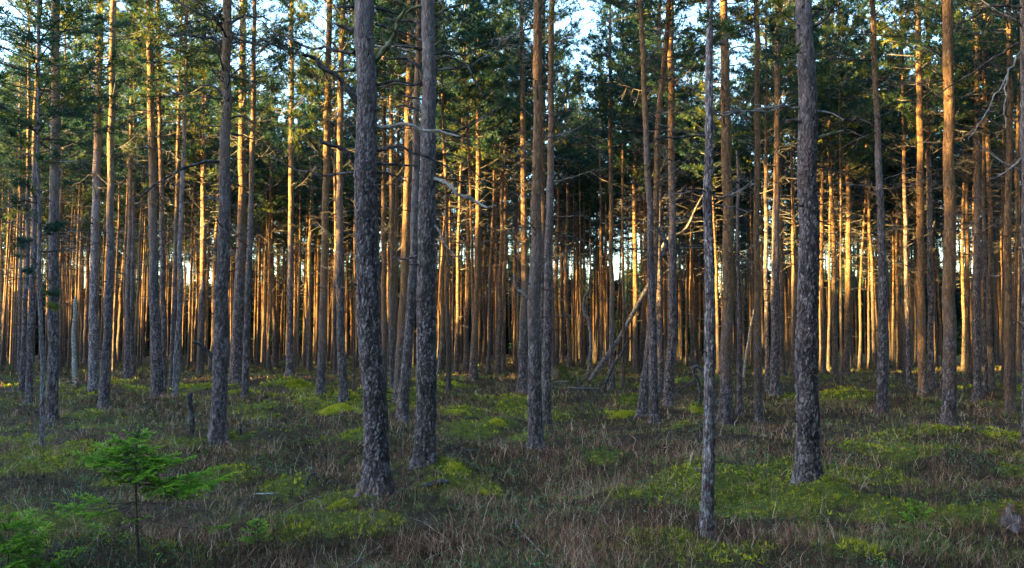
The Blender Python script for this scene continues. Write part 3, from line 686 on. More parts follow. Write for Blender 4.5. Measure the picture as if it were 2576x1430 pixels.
ANCHORS = {'paleflank': 'the pale-flanked pine', 'sbent': 'the S-bent pine', 'stout': 'the stout joined pine', 'post': 'the dark post-side pine',
           'palethin': 'the thin pale pine', 'knot': 'the knotted orange pine', 'big': 'the biggest scaly pine', 'second': 'the second scaly pine',
           'bluefoot': 'the blue-footed pine', 'slimorange': 'the slim orange pine', 'crosser': 'the crossing trunks', 'thinnear': 'the nearest thin pine',
           'lone': 'the lone thick pine', 'peel': 'the peeling-bark pine', 'pinkish': 'the smooth pinkish pine', 'reddish': 'the reddish edge pine'}
anchor_x = []
OCC = []
hero_loc = {}
for hi, (key, pts, bk, det, label, nbr) in enumerate(HERO):
    base = on_ground(pts[0][0], pts[0][1]); Y = base[1]
    hero_loc[key] = base
    OCC.append((base[0], base[1]))
    P = []; rr = []
    for u, v, w in pts:
        q = at_depth(u, v, Y); P.append(q - base); rr.append(w * .5 * Y / F)
    P = np.array(P); rr = np.array(rr); P[0] = 0
    rg = np.random.default_rng(500 + hi)
    Htot = rg.uniform(17.5, 20.5)
    if key == 'deaddark': Htot = P[-1, 2] + .5
    if key in ('sprayone', 'clusterbow', 'clusterpale'): Htot = rg.uniform(11, 13)
    if P[-1, 2] < Htot - 1:
        slope = (P[-1, :2] - P[-2, :2]) / max(.2, P[-1, 2] - P[-2, 2])
        dz = Htot - P[-1, 2]
        mid = P[-1] + np.array([*(slope * dz * .35), dz * .5]); end = P[-1] + np.array([*(slope * dz * .5), dz])
        P = np.vstack([P, mid, end]); rr = np.r_[rr, rr[-1] * .55, .012]
    plate = (.030, .065) if bk in 'HL' else (.030, .07)
    me, axis_ = trunk_mesh(P, rr, det, BARK[bk], 900 + hi, z_detail=min(Htot * .8, Y * .48 + 1.2), stubs=(20, 26, 22, 10)[det], plate=plate, amp=.013 if bk == 'H' else .010, zhi=4.2 if bk != 'O' else 2.2)
    e = empty('pine_tree', base)
    tag(e, label, 'pine tree', 'pines of the forest')
    link('trunk', me, e)
    zs, cx, cy, rad = axis_
    if key != 'deaddark':
        cm, zc = CROWNS[hi % len(CROWNS)]
        sh = Htot / CROWN_H
        cr = link('crown', cm, e)
        top = P[-1]; xy_mid = np.array([np.interp(zc * sh, zs, cx), np.interp(zc * sh, zs, cy)])
        lean = (top[:2] - xy_mid) / (top[2] - zc * sh)
        Msh = Matrix(((1, 0, lean[0], top[0] - lean[0] * top[2]), (0, 1, lean[1], top[1] - lean[1] * top[2]), (0, 0, 1, 0), (0, 0, 0, 1)))
        tilt = Vector((lean[0], lean[1], 1)).to_track_quat('Z', 'Y')
        cr.rotation_mode = 'QUATERNION'
        from mathutils import Quaternion
        cr.rotation_quaternion = tilt @ Quaternion((0, 0, 1), rg.uniform(0, 6.28))
        cr.scale = (.95, .95, sh)
        axis_top = tilt @ Vector((0, 0, CROWN_H * sh))
        cr.location = Vector(top) - axis_top
    zc_ = 9.8 * Htot / CROWN_H
    for k in range(int(nbr * 2.4)):
        lo = 2.0 if key not in ('thinnear', 'deaddark', 'twindark') else .7
        hi_ = min(zc_, zs[-1] * .98)
        z = lo + (hi_ - lo) * rg.random() ** .75
        az = rg.uniform(0, 6.283)
        c_ = np.array([np.interp(z, zs, cx), np.interp(z, zs, cy), z]); r_ = np.interp(z, zs, rad)
        b = link('branch', DEAD[rg.integers(len(DEAD))], e)
        d = np.array([math.cos(az), math.sin(az), 0])
        b.location = c_ + d * r_ * .6
        b.rotation_euler = (rg.uniform(0, 6.28) * 0 + rg.normal(0, .4), -rg.uniform(-.25, .45), az)
        s = rg.uniform(.4, 1.7) * (.5 + .5 * (z - lo) / max(.5, hi_ - lo))
        if key in ('thinnear',): s *= .55
        if key == 'deaddark': s *= .4
        if key in ('big', 'second', 'lone'): s *= .55
        b.scale = (s, s, s * rg.uniform(.8, 1.2))
    for k, (cpts, w, mk, reach) in enumerate(DEADCURVES.get(key, [])):
        branch_curve(base, cpts, w, mk, reach, Y, e, hi * 50 + k)
    for k, (a, b_) in enumerate(LIVE.get(key, [])):
        p0 = at_depth(a[0], a[1], Y) - base; p1 = at_depth(b_[0], b_[1], Y + rg.uniform(-.5, .5)) - base
        v = p1 - p0; L = np.linalg.norm(v); az = math.atan2(v[1], v[0]); el = math.asin(v[2] / L)
        mb = MB(); limb_with_needles(mb, p0, az, el, max(.35, L), .009, rg, .11, .015, 1.9, 14, 0, 1, .2)
        link('branch', mb.mesh('branch', [M_TWIG, M_NEEDLE], smooth=False), e)
    if key in ANCHORS:
        xs_ = np.interp(800, [p[1] for p in pts][::-1], [p[0] for p in pts][::-1])
        anchor_x.append((float(xs_), ANCHORS[key]))
anchor_x.sort()

# ------------------------------------------------------------------ far pines: shared meshes
FAR_TRUNKS = []
for i in range(8):
    rg = np.random.default_rng(3000 + i)
    n = 14; z = np.linspace(0, CROWN_H, n)
    P = np.stack([np.cumsum(rg.normal(0, .035, n)), np.cumsum(rg.normal(0, .035, n)), z], 1)
    P[:, :2] -= np.outer(z / CROWN_H, P[-1, :2]); P[0, :2] = 0
    r = .105 * (1 - .72 * (z / CROWN_H) ** 1.1) * (1 + .25 * np.exp(-z / .5)); r[-1] = .012
    me, _ = trunk_mesh(P, r, 3, M_BARK_FAR, 3100 + i, z_detail=16, stubs=26)
    FAR_TRUNKS.append(me)

far_list = []     # (x at eye level px, base, width m, lean, lit)
for x0, rows in FAR.items():
    for X, Yf, w, Xt, lit in rows:
        u = x0 + X * .2419; v = 660.4 + Yf * .2419; ut = x0 + Xt * .2419
        b = on_ground(u, max(v, 889), 96)
        top = at_depth(ut, 660.4, b[1])
        lean = (top[0] - b[0]) / max(.5, top[2] - b[2])
        wm = w * .2419 * b[1] / F
        far_list.append([u + (ut - u) * (v - 800) / max(1, v - 660.4), b, wm, lean, lit])
        OCC.append((b[0], b[1]))
# further thin pines behind them
N_MORE = 300 - len(HERO) - len(far_list)
tries = 0; more = 0
while more < N_MORE and tries < 60000:
    tries += 1
    y = 30 + 62 * rng.random() ** .75
    u = rng.uniform(-40, 2616); x = (u - 1288) / F * y
    if min((x - a) ** 2 + (y - b) ** 2 for a, b in OCC) < 2.2 ** 2: continue
    if y < 46 and rng.random() < .75: continue
    b = np.array([x, y, float(terrain(x, y))]); OCC.append((x, y))
    far_list.append([u, b, rng.uniform(.12, .22), rng.normal(0, .018), None]); more += 1
far_list.sort(key=lambda t: t[0])
ORD = 'first second third fourth fifth sixth seventh eighth ninth tenth eleventh twelfth thirteenth fourteenth fifteenth sixteenth seventeenth eighteenth nineteenth twentieth'.split()
ORD += ['twenty-' + o for o in ORD[:9]] + ['thirtieth'] + ['thirty-' + o for o in ORD[:9]] + ['fortieth']
count = {}
for fi, (u8, b, wm, lean, lit) in enumerate(far_list):
    rg = np.random.default_rng(7000 + fi)
    e = empty('pine_tree', b)
    tr = link('trunk', FAR_TRUNKS[fi % 8], e)
    H = rg.uniform(16.5, 20.5); sh = H / CROWN_H
    sw = float(np.clip(wm / .21, .5, 2.0))
    tr.scale = (sw, sw, sh)
    cr = link('crown', FAR_CROWNS[fi % 9], e)
    sc = rg.uniform(.8, 1.15)
    cr.scale = (sc, sc, sh); 
    e.rotation_euler = (rg.normal(0, .012), math.atan(lean), 0)
    tr.rotation_euler[2] = cr.rotation_euler[2] = rg.uniform(0, 6.28)
    left = [a for a in anchor_x if a[0] <= u8]
    seg = len(left)
    count[seg] = count.get(seg, 0) + 1
    o = ORD[min(count[seg] - 1, len(ORD) - 1)]
    look = 'slender' if wm < .17 else ('sturdy' if wm > .24 else 'straight')
    if lit: look += ' sunlit'
    if seg == 0:
        lab = f'{look} far pine before {anchor_x[0][1]}, {o} in from the picture edge'
    elif seg == len(anchor_x):
        lab = f'{look} far pine, {o} past {anchor_x[-1][1]}'
    else:
        lab = f'{look} far pine, {o} from {anchor_x[seg-1][1]} towards {anchor_x[seg][1]}'
    tag(e, lab, 'pine tree', 'pines of the forest')

# ------------------------------------------------------------------ woods around and beyond: one mass
def lowpoly_pine(seed, lo=.52, hi=.62, hk=1., nl=44, nd=14):
    rg = np.random.default_rng(seed)
    H = rg.uniform(16.5, 20) * hk; mb = MB()
    z = np.linspace(0, H, 7)
    mb.add(*tube_geo(np.stack([rg.normal(0, .05, 7), rg.normal(0, .05, 7), z], 1), np.linspace(.13, .02, 7), 6, cap=False), m=0)
    zc = rg.uniform(lo, hi) * H
    for k in range(nl):
        f = rg.random() ** .9; zz = zc + (H - zc) * f; L = 1.9 * (1 - f) ** .75 * rg.uniform(.5, 1.1) + .25
        az = rg.uniform(0, 6.28); el = R(5 + 45 * f) + rg.normal(0, .15)
        d = np.array([math.cos(az) * math.cos(el), math.sin(az) * math.cos(el), math.sin(el)]); p0 = np.array([0, 0, zz])
        mb.add(*tube_geo(np.stack([p0, p0 + d * L]), [.02, .006], 3, cap=False), m=1)
        nn = int(5 + 6 * L)
        pts = p0 + d * L * rg.uniform(.3, 1.05, (nn, 1)) + rg.normal(0, .17, (nn, 3))
        V, Q = blades(pts, np.tile(d, (nn, 1)), .30, .06, .7, 6, .15, rg)
        mb.add(V, Q, m=2, a=np.repeat(np.clip(rg.uniform(.2, .8) + rg.normal(0, .2, nn), 0, 1), 24))
    for k in range(nd):
        zz = rg.uniform(4.5, zc); az = rg.uniform(0, 6.28); L = rg.uniform(.4, 1.5)
        d = np.array([math.cos(az), math.sin(az), rg.uniform(-.2, .3)]); p0 = np.array([0, 0, zz])
        mb.add(*tube_geo(np.stack([p0, p0 + d * L * .6 + rg.normal(0, .05, 3), p0 + d * L]), [.012, .009, .004], 3, cap=False), m=1)
    return mb.arrays()
def lowpoly_spruce(seed):
    rg = np.random.default_rng(seed)
    H = rg.uniform(5, 11); mb = MB()
    mb.add(*tube_geo(np.array([[0, 0, 0], [0, 0, H]]), [.09, .01], 5, cap=False), m=0)
    z = .3
    while z < H:
        L = .30 * (H - z) ** .85 * rg.uniform(.7, 1.1) + .12
        for q in range(7):
            az = rg.uniform(0, 6.28); d = norm(np.array([math.cos(az), math.sin(az), -.18]))
            nn = int(2 + 2.6 * L)
            pts = np.array([0, 0, z]) + d * L * rg.uniform(.15, 1, (nn, 1)) + rg.normal(0, .07, (nn, 3))
            V, Q = blades(pts, np.tile(d, (nn, 1)), .55, .22, .5, 5, -.1, rg)
            mb.add(V, Q, m=2, a=np.repeat(np.clip(rg.uniform(.0, .5, nn), 0, 1), 20))
        z += rg.uniform(.28, .42)
    return mb.arrays()
def build_woods():
    LP = [lowpoly_pine(8000 + i) for i in range(6)]; LC = [lowpoly_pine(8050 + i, .30, .42, .85, 62, 10) for i in range(5)]; LS = [lowpoly_spruce(8100 + i) for i in range(4)]
    mb = MB(); pos = []
    def put(src, x, y, s, q=1.0):
        a = rng.uniform(0, 6.28); c, sn = math.cos(a) * s * q, math.sin(a) * s * q
        M = np.eye(4); M[:3, :3] = [[c, -sn, 0], [sn, c, 0], [0, 0, s]]; M[:3, 3] = (x, y, float(terrain(x, y)) - .05)
        mb.merge(src, M)
    # beyond the counted pines
    for k in range(210):
        y = rng.uniform(93, 190); x = rng.uniform(-.66, .66) * y
        put(LP[k % 6], x, y, rng.uniform(.8, 1.1))
    for k in range(430):
        y = rng.uniform(50, 95); x = rng.uniform(-.62, .62) * y
        if min((x - a_) ** 2 + (y - b_) ** 2 for a_, b_ in OCC) < 1.0 ** 2: continue
        put(LP[k % 6], x, y, rng.uniform(.85, 1.05), rng.uniform(.5, .75))
    for k in range(260):
        y = rng.uniform(185, 270); x = rng.uniform(-.64, .64) * y
        put(LS[k % 4], x, y, rng.uniform(1.5, 2.1))
    for k in range(760):
        y = rng.uniform(90, 185); x = rng.uniform(-.66, .66) * y
        put(LS[k % 4], x, y, rng.uniform(.6, 1.3))
    # towards the low sun and behind the viewer: these shade the foreground
    n = 0
    a = R(SUN_AZ_BEHIND); sx, sy = -math.cos(a), -math.sin(a)
    while n < 420:
        x = rng.uniform(-135, 45); y = rng.uniform(-60, 105)
        # keep what the picture shows clear
        if y > -6 and abs(x) < .62 * max(y, 0) + 9: continue
        s = y + x * (sy / -sx) * 1.0   # offset across the light: small = shades the near ground
        s = y - x * math.tan(a)
        keep = 1 - float(sstep(SHADE_A, SHADE_B, np.array(s)))
        if rng.random() > max(keep, .13 if x < -14 else .5): continue
        if x > -28 and y > -10: continue
        put(LC[n % 5], x, y, rng.uniform(.85, 1.15) if s < 23 else rng.uniform(.5, .72)); n += 1
    for k in range(135):   # unseen closed stand, added on the sunward side to shade the near ground
        s = rng.uniform(-32, 40); x = rng.uniform(-86, -44); y = s + x * math.tan(a)
        put(LC[k % 5], x, y, rng.uniform(.9, 1.2) if s < 27 else rng.uniform(.65, .85))
    for k in range(190):   # thinner further on, unseen, added to break the far sunlight into streaks
        s = rng.uniform(48, 118); x = rng.uniform(-75, -45) - .25 * (s - 58); y = s + x * math.tan(a)
        put(LS[k % 4] if k % 2 else LP[k % 6], x, y, rng.uniform(.6, 1.2))
    for k in range(175):   # unseen belt of young spruces, added along the sunward side to block low sun
        s = rng.uniform(-45, 62); x = rng.uniform(-62, -40); y = s + x * math.tan(a)
        if rng.random() < float(sstep(32, 58, np.array(s))) * .95: continue
        put(LS[k % 4], x, y, rng.uniform(.8, 1.5))
    for k in range(170):   # close round the viewer, out of the picture
        r = rng.uniform(7, 42); t = R(rng.uniform(232, 400)); x = r * math.cos(t); y = r * math.sin(t)
        if y > -3 and (x < 0 or x < .62 * y + 5): continue
        put(LC[k % 5], x, y, rng.uniform(.85, 1.1))
        if k % 2 == 0: put(LS[k % 4], x + 2, y - 3 - rng.random() * 4, rng.uniform(.7, 1.2))
    for k in range(210):   # to the right, out of the picture
        y = rng.uniform(-6, 80); x = .60 * y + 5 + 34 * rng.random() ** 1.4
        put(LP[k % 6], x, y, rng.uniform(.85, 1.1))
    me = mb.mesh('woods', [M_BARK_FAR, M_TWIG, M_NEEDLE_WOOD], smooth=False)
    o = link('woods', me); tag(o, 'dense dark woods of pine and young spruce beyond the single trees, with unseen shading trees', 'woods', kind='stuff')
SHADE_A, SHADE_B = 18, 42
build_woods()

# ------------------------------------------------------------------ ground cover
def sample(n, y0, y1, margin=1.5, bias=1.0):
    y = y0 + (y1 - y0) * rng.random(n) ** bias
    x = (rng.random(n) * 2 - 1) * (.60 * y + margin)
    return x, y
def ribbons(x, y, L, lean, bend, w, base_drop=.02, seg=4, kink=.0):
    n = len(x)
    z = terrain(x, y) - base_drop
    az = rng.uniform(0, 6.283, n); d = np.stack([np.cos(az), np.sin(az), np.zeros(n)], 1)
    wd = np.stack([-np.sin(az + rng.normal(0, .8, n)), np.cos(az), rng.normal(0, .15, n)], 1); wd = norm(wd)
    P = []
    t = np.linspace(0, 1, seg + 1)
    off = np.zeros((n, 3))
    for k in range(seg + 1):
        h = t[k]
        horiz = lean * h + bend * h * h
        p = np.stack([x, y, z], 1) + d * (horiz * L)[:, None] + np.array([0, 0, 1.]) * (L * (h - .32 * np.abs(bend) * h * h))[:, None]
        if k: off = off + rng.normal(0, 1, (n, 3)) * (kink * L)[:, None]
        ww = (w * (1 - .75 * h))[:, None] * .5
        P.append(p + off - wd * ww); P.append(p + off + wd * ww)
    V = np.stack(P, 1).reshape(-1, 3)
    st = 2 * (seg + 1)
    q = np.array([[2 * k, 2 * k + 1, 2 * k + 3, 2 * k + 2] for k in range(seg)])
    Q = (np.arange(n)[:, None, None] * st + q[None]).reshape(-1, 4)
    return V, Q, st
def thin(x, y, p):
    k = rng.random(len(x)) < p
    return x[k], y[k]

def build_cover():
    # heather and bilberry stems
    mb = MB()
    for (y0, y1, n, per, wmul) in ((4.2, 9, 6000, 7, 1.), (9, 16, 6500, 6, 1.), (16, 30, 7500, 5, 1.), (30, 60, 6500, 4, 1.)):
        cx, cy = sample(n, y0, y1, bias=.75)
        mk = moss_mask(cx, cy)
        den = .35 + .7 * sstep(.36, .62, fbm(cx / .9, cy / .9, 55, 4))
        cx, cy = thin(cx, cy, np.clip(den * (1 - .8 * mk), 0, 1))
        x = np.repeat(cx, per) + rng.normal(0, .055 + .004 * y0, len(cx) * per); y = np.repeat(cy, per) + rng.normal(0, .055 + .004 * y0, len(cx) * per)
        hl = .35 + 1.5 * fbm(x / .8, y / .8, 77) ** 1.6 * 1.4
        L = rng.gamma(5, .2, len(x)) * .125 * hl
        w = np.maximum(.0026, y * .00046) * rng.uniform(.6, 1.5, len(x))
        V, Q, st = ribbons(x, y, L, rng.uniform(0, .7, len(x)), rng.normal(0, .55, len(x)), w, kink=.07)
        patch = np.repeat(np.clip(.42 + .75 * (fbm(cx / 1.7, cy / 1.7, 91) - .5), 0, 1), per)
        tint = np.repeat(np.clip(np.where(rng.random(len(x)) < .24, .78 + rng.normal(0, .15, len(x)), patch * .8 + rng.normal(0, .16, len(x))), 0, 1), st)
        mb.add(V, Q, a=tint)
        # low dense twigs and leaves beneath
        ux, uy = sample(int(n * 2.6), y0, y1, bias=.75)
        ux, uy = thin(ux, uy, 1 - .85 * moss_mask(ux, uy))
        m_ = len(ux); hh = .6 + .9 * vnoise(ux / .5, uy / .5, 78)
        VB, QB = blades(np.stack([ux, uy, terrain(ux, uy) - .01], 1), np.tile([0, 0, .8], (m_, 1)), np.maximum(.075, uy * .0042) * hh, np.maximum(.005, uy * .0007), .6, 6, .25)
        mb.add(VB, QB, m=1, a=np.repeat(np.clip(.42 + .9 * (fbm(ux / .7, uy / .7, 92) - .5) + rng.normal(0, .2, m_), 0, 1), 24))
        # forks
        k = rng.random(len(x)) < .6
        xf, yf = x[k], y[k]
        b = V.reshape(-1, st, 3)[k][:, 4:6].mean(1)
        n2 = len(xf); d = norm(np.stack([rng.normal(0, .7, n2), rng.normal(0, .7, n2), rng.uniform(.5, 1.2, n2)], 1))
        l = L[k] * rng.uniform(.3, .7, n2); pr = norm(np.cross(d, rng.normal(0, 1, (n2, 3)))) * (w[k] * .35)[:, None]
        e = b + d * l[:, None]
        VV = np.stack([b - pr, b + pr, e + pr * .3, e - pr * .3], 1).reshape(-1, 3)
        mb.add(VV, np.arange(n2 * 4).reshape(-1, 4), a=np.repeat(tint.reshape(-1, st)[k][:, 0], 4))
    tag(link('heather', mb.mesh('heather', [M_HEATHER, M_UNDER], smooth=False)), 'tangled brown heather and bilberry stems all over the forest floor', 'heather', kind='stuff')
    # long dry stalks and grass
    mb = MB()
    for (y0, y1, n) in ((4.2, 10, 1700), (10, 20, 2000), (20, 45, 1800)):
        x, y = sample(n, y0, y1, bias=.8)
        x, y = thin(x, y, .2 + .8 * sstep(.4, .65, fbm(x / 1.6, y / 1.6, 61)))
        L = rng.uniform(.14, .48, len(x)); w = np.maximum(.0028, y * .00042)
        V, Q, st = ribbons(x, y, L, rng.uniform(0, .6, len(x)), rng.normal(0, 1.0, len(x)), w * np.ones(len(x)), seg=6, kink=.022)
        mb.add(V, Q, a=np.repeat(np.clip(rng.normal(.5, .25, len(x)), 0, 1), st))
    tag(link('grass', mb.mesh('grass', [M_GRASS], smooth=False)), 'pale dry grass and dead stalks rising thinly from the heath', 'grass', kind='stuff')
    # lingonberry leaves
    mb = MB()
    for (y0, y1, n) in ((4.2, 8, 15000), (8, 14, 14000), (14, 26, 9000)):
        x, y = sample(n, y0, y1, bias=.8)
        m = np.maximum(sstep(.46, .60, fbm(x / 1.1 + 7, y / 1.1, 41)), sstep(7.6, 6.2, y) * sstep(.38, .5, fbm(x / .6, y / .6, 43))) * (1 - .45 * sstep(8, 20, y)) 
        x, y = thin(x, y, .06 + .94 * m)
        k = 4; n = len(x)
        z = terrain(x, y) + rng.uniform(.01, .12, n)
        V, Q = blades(np.stack([x, y, z], 1), np.tile([0, 0, .35], (n, 1)), np.maximum(.016, y * .0017), np.maximum(.009, y * .00095), .8, k, .1)
        mb.add(V, Q, a=np.repeat(np.clip(rng.normal(.5, .28, n), 0, 1), k * 4))
    tag(link('lingonberry', mb.mesh('lingonberry', [M_LEAF], smooth=False)), 'low carpet of small green lingonberry leaves in the foreground', 'ground plants', kind='stuff')
    # moss
    mb = MB()
    for (y0, y1, n) in ((4.2, 9, 16000), (9, 18, 24000), (18, 36, 18000)):
        x, y = sample(n, y0, y1, bias=.75)
        x, y = thin(x, y, sstep(.25, .7, moss_mask(x, y)))
        n = len(x); k = 6
        V, Q = blades(np.stack([x, y, terrain(x, y) - .005], 1), np.tile([0, 0, .8], (n, 1)), np.maximum(.05, y * .0034) * (.5 + 1.1 * vnoise(x / .16, y / .16, 19)), np.maximum(.009, y * .0010), .6, k, .2)
        t = np.clip(.45 + .9 * (fbm(x / .8, y / .8, 13) - .5) + rng.normal(0, .18, n), 0, 1)
        mb.add(V, Q, a=np.repeat(t, k * 4))
    tag(link('moss', mb.mesh('moss', [M_MOSS], smooth=False)), 'patches of yellow-green moss between the heather', 'moss', kind='stuff')
build_cover()

def moss_mound(u, v, wpx, label, i):
    rg = np.random.default_rng(1200 + i)
    p = on_ground(u, v); rx = wpx * .5 * p[1] / F; ry = rx * rg.uniform(.9, 1.3); h = min(.24, rx * .40)
    n1, n2 = 14, 36
    rr_ = np.linspace(0, 1, n1)[1:]; th = np.arange(n2) / n2 * 6.283
    RR, TH = np.meshgrid(rr_, th, indexing='ij')
    irr = 1 + .25 * (vnoise(np.cos(TH) * 1.6 + 9, np.sin(TH) * 1.6, 60 + i) - .5)
    X = RR * irr * np.cos(TH) * rx; Yy = RR * irr * np.sin(TH) * ry
    prof = np.sqrt(np.clip(1 - RR ** 2.2, 0, 1))
    Z = h * prof * (1 + .5 * (vnoise(X / (rx * .5), Yy / (rx * .5), 70 + i) - .5)) - .06
    gz = terrain(p[0] + X, p[1] + Yy) - float(terrain(p[0], p[1]))
    V = np.vstack([[[0, 0, h - .06]], np.stack([X, Yy, Z + gz], -1).reshape(-1, 3)])
    q = []
    mb = MB()
    jj = np.arange(n2); jn = (jj + 1) % n2
    T = np.stack([np.zeros(n2, int), 1 + jj, 1 + jn], -1)
    ii = np.arange(n1 - 2)[:, None] * n2 + 1
    Q = np.stack([ii + jj, ii + n2 + jj, ii + n2 + jn, ii + jn], -1).reshape(-1, 4)
    mb.add(V, Q, T, a=.3)
    nf = int(np.clip(rx * ry * 9000, 300, 4500))
    s = rg.integers(1, len(V), nf); pts = V[s] + rg.normal(0, rx * .035, (nf, 3)) * np.array([1, 1, .25])
    V2, Q2 = blades(pts, np.tile([0, 0, .7], (nf, 1)), max(.03, p[1] * .0023), max(.007, p[1] * .0008), .7, 6, .2, rg)
    base_t = .45 if i in (4, 8) else (.85 if i in (2, 3) else .68)
    t = np.clip(base_t + .7 * (fbm(pts[:, 0] / .2, pts[:, 1] / .2, 14) - .5) + rg.normal(0, .15, nf), 0, 1)
    mb.add(V2, Q2, a=np.repeat(t, 24))
    o = link('moss_mound', mb.mesh('moss_mound', [M_MOSS], smooth=False), loc=p)
    tag(o, label, 'moss mound', 'moss mounds on the forest floor')
for i, (u, v, w, lab) in enumerate(MOUND_PX): moss_mound(u, v, w, lab, i)

# ------------------------------------------------------------------ young spruces
def spruce_branch(p0, p1, rg, fol=(.15, 1.), width=.45, needle=.013, up=.06, droop=.05):
    """flat feathered branch from p0 to p1 with needles on side shoots"""
    mb = MB()
    v = p1 - p0; L = np.linalg.norm(v); d = v / L
    n = 10; t = np.linspace(0, 1, n)[:, None]
    P = p0 + v * t + np.array([0, 0, -droop * L]) * (4 * t * (1 - t)) + np.cumsum(rg.normal(0, .006 * L, (n, 3)), 0) * t
    r0 = .002 + .0055 * L
    mb.add(*tube_geo(P, np.linspace(r0, r0 * .25, n), 5), m=0)
    side = norm(np.cross(d, [0, 0, 1.0])); nrm = np.cross(side, d)
    axes = [(P[i], P[i + 1]) for i in range(int(fol[0] * (n - 1)), n - 1)]
    shoots = []
    s = fol[0] * L
    sgn = 1
    while s < L * .97:
        u = s / L; i = min(int(u * (n - 1)), n - 2); f = u * (n - 1) - i
        q = P[i] * (1 - f) + P[i + 1] * f
        shape = (1 - u) ** .7 * (.45 + .55 * min(1, (u - fol[0] + .1) / .25))
        l = L * width * shape * rg.uniform(.75, 1.15) + .018
        for sg in (1, -1):
            ang = rg.uniform(.75, 1.05)
            sd = norm(d * math.cos(ang) + side * sg * math.sin(ang) + nrm * rg.uniform(-.45, .45) + np.array([0, 0, -.12]))
            e = q + sd * l
            shoots.append((q, e))
            mb.add(*tube_geo(np.stack([q, (q + e) / 2 + np.array([0, 0, .004]), e]), [r0 * .35, r0 * .28, .0008], 3, cap=False), m=0)
            if l > .09:
                for w in np.arange(.3, .95, .05 / l):
                    for s2 in (1, -1):
                        sd2 = norm(sd * .75 + np.cross(sd, nrm) * s2 * .7 + nrm * rg.uniform(-.4, .5)); l2 = l * .33 * (1.1 - w) + .012
                        shoots.append((q + sd * l * w, q + sd * l * w + sd2 * l2))
        s += rg.uniform(.024, .036)
    segs = np.array([(a, b) for a, b in shoots + axes])
    ln = np.linalg.norm(segs[:, 1] - segs[:, 0], axis=1)
    cnt = np.maximum(4, (ln * 1500).astype(int))
    idx = np.repeat(np.arange(len(segs)), cnt)
    tt = rg.random(len(idx))[:, None]
    pts = segs[idx, 0] * (1 - tt) + segs[idx, 1] * tt
    dd = norm(segs[idx, 1] - segs[idx, 0])
    sdir = np.cross(dd, nrm) * np.where(rg.random(len(idx)) < .5, 1, -1)[:, None]
    nd_ = norm(dd * .75 + sdir * rg.uniform(.3, 1, (len(idx), 1)) + nrm * rg.uniform(-.25, .7, (len(idx), 1)))
    l = needle * rg.uniform(.7, 1.2, (len(idx), 1)); pr = norm(np.cross(nd_, rg.normal(0, 1, nd_.shape))) * .0016
    V = np.stack([pts - pr, pts + pr, pts + nd_ * l], 1).reshape(-1, 3)
    tip = np.clip(np.linalg.norm(pts - p0, axis=1) / L, 0, 1)
    a = np.clip(.02 + .62 * tip ** 1.7 + .4 * (rg.random(len(segs))[idx] - .5) + rg.normal(0, .13, len(idx)), 0, 1)
    mb.add(V, T=np.arange(len(idx) * 3).reshape(-1, 3), m=1, a=np.repeat(a, 3))
    return mb

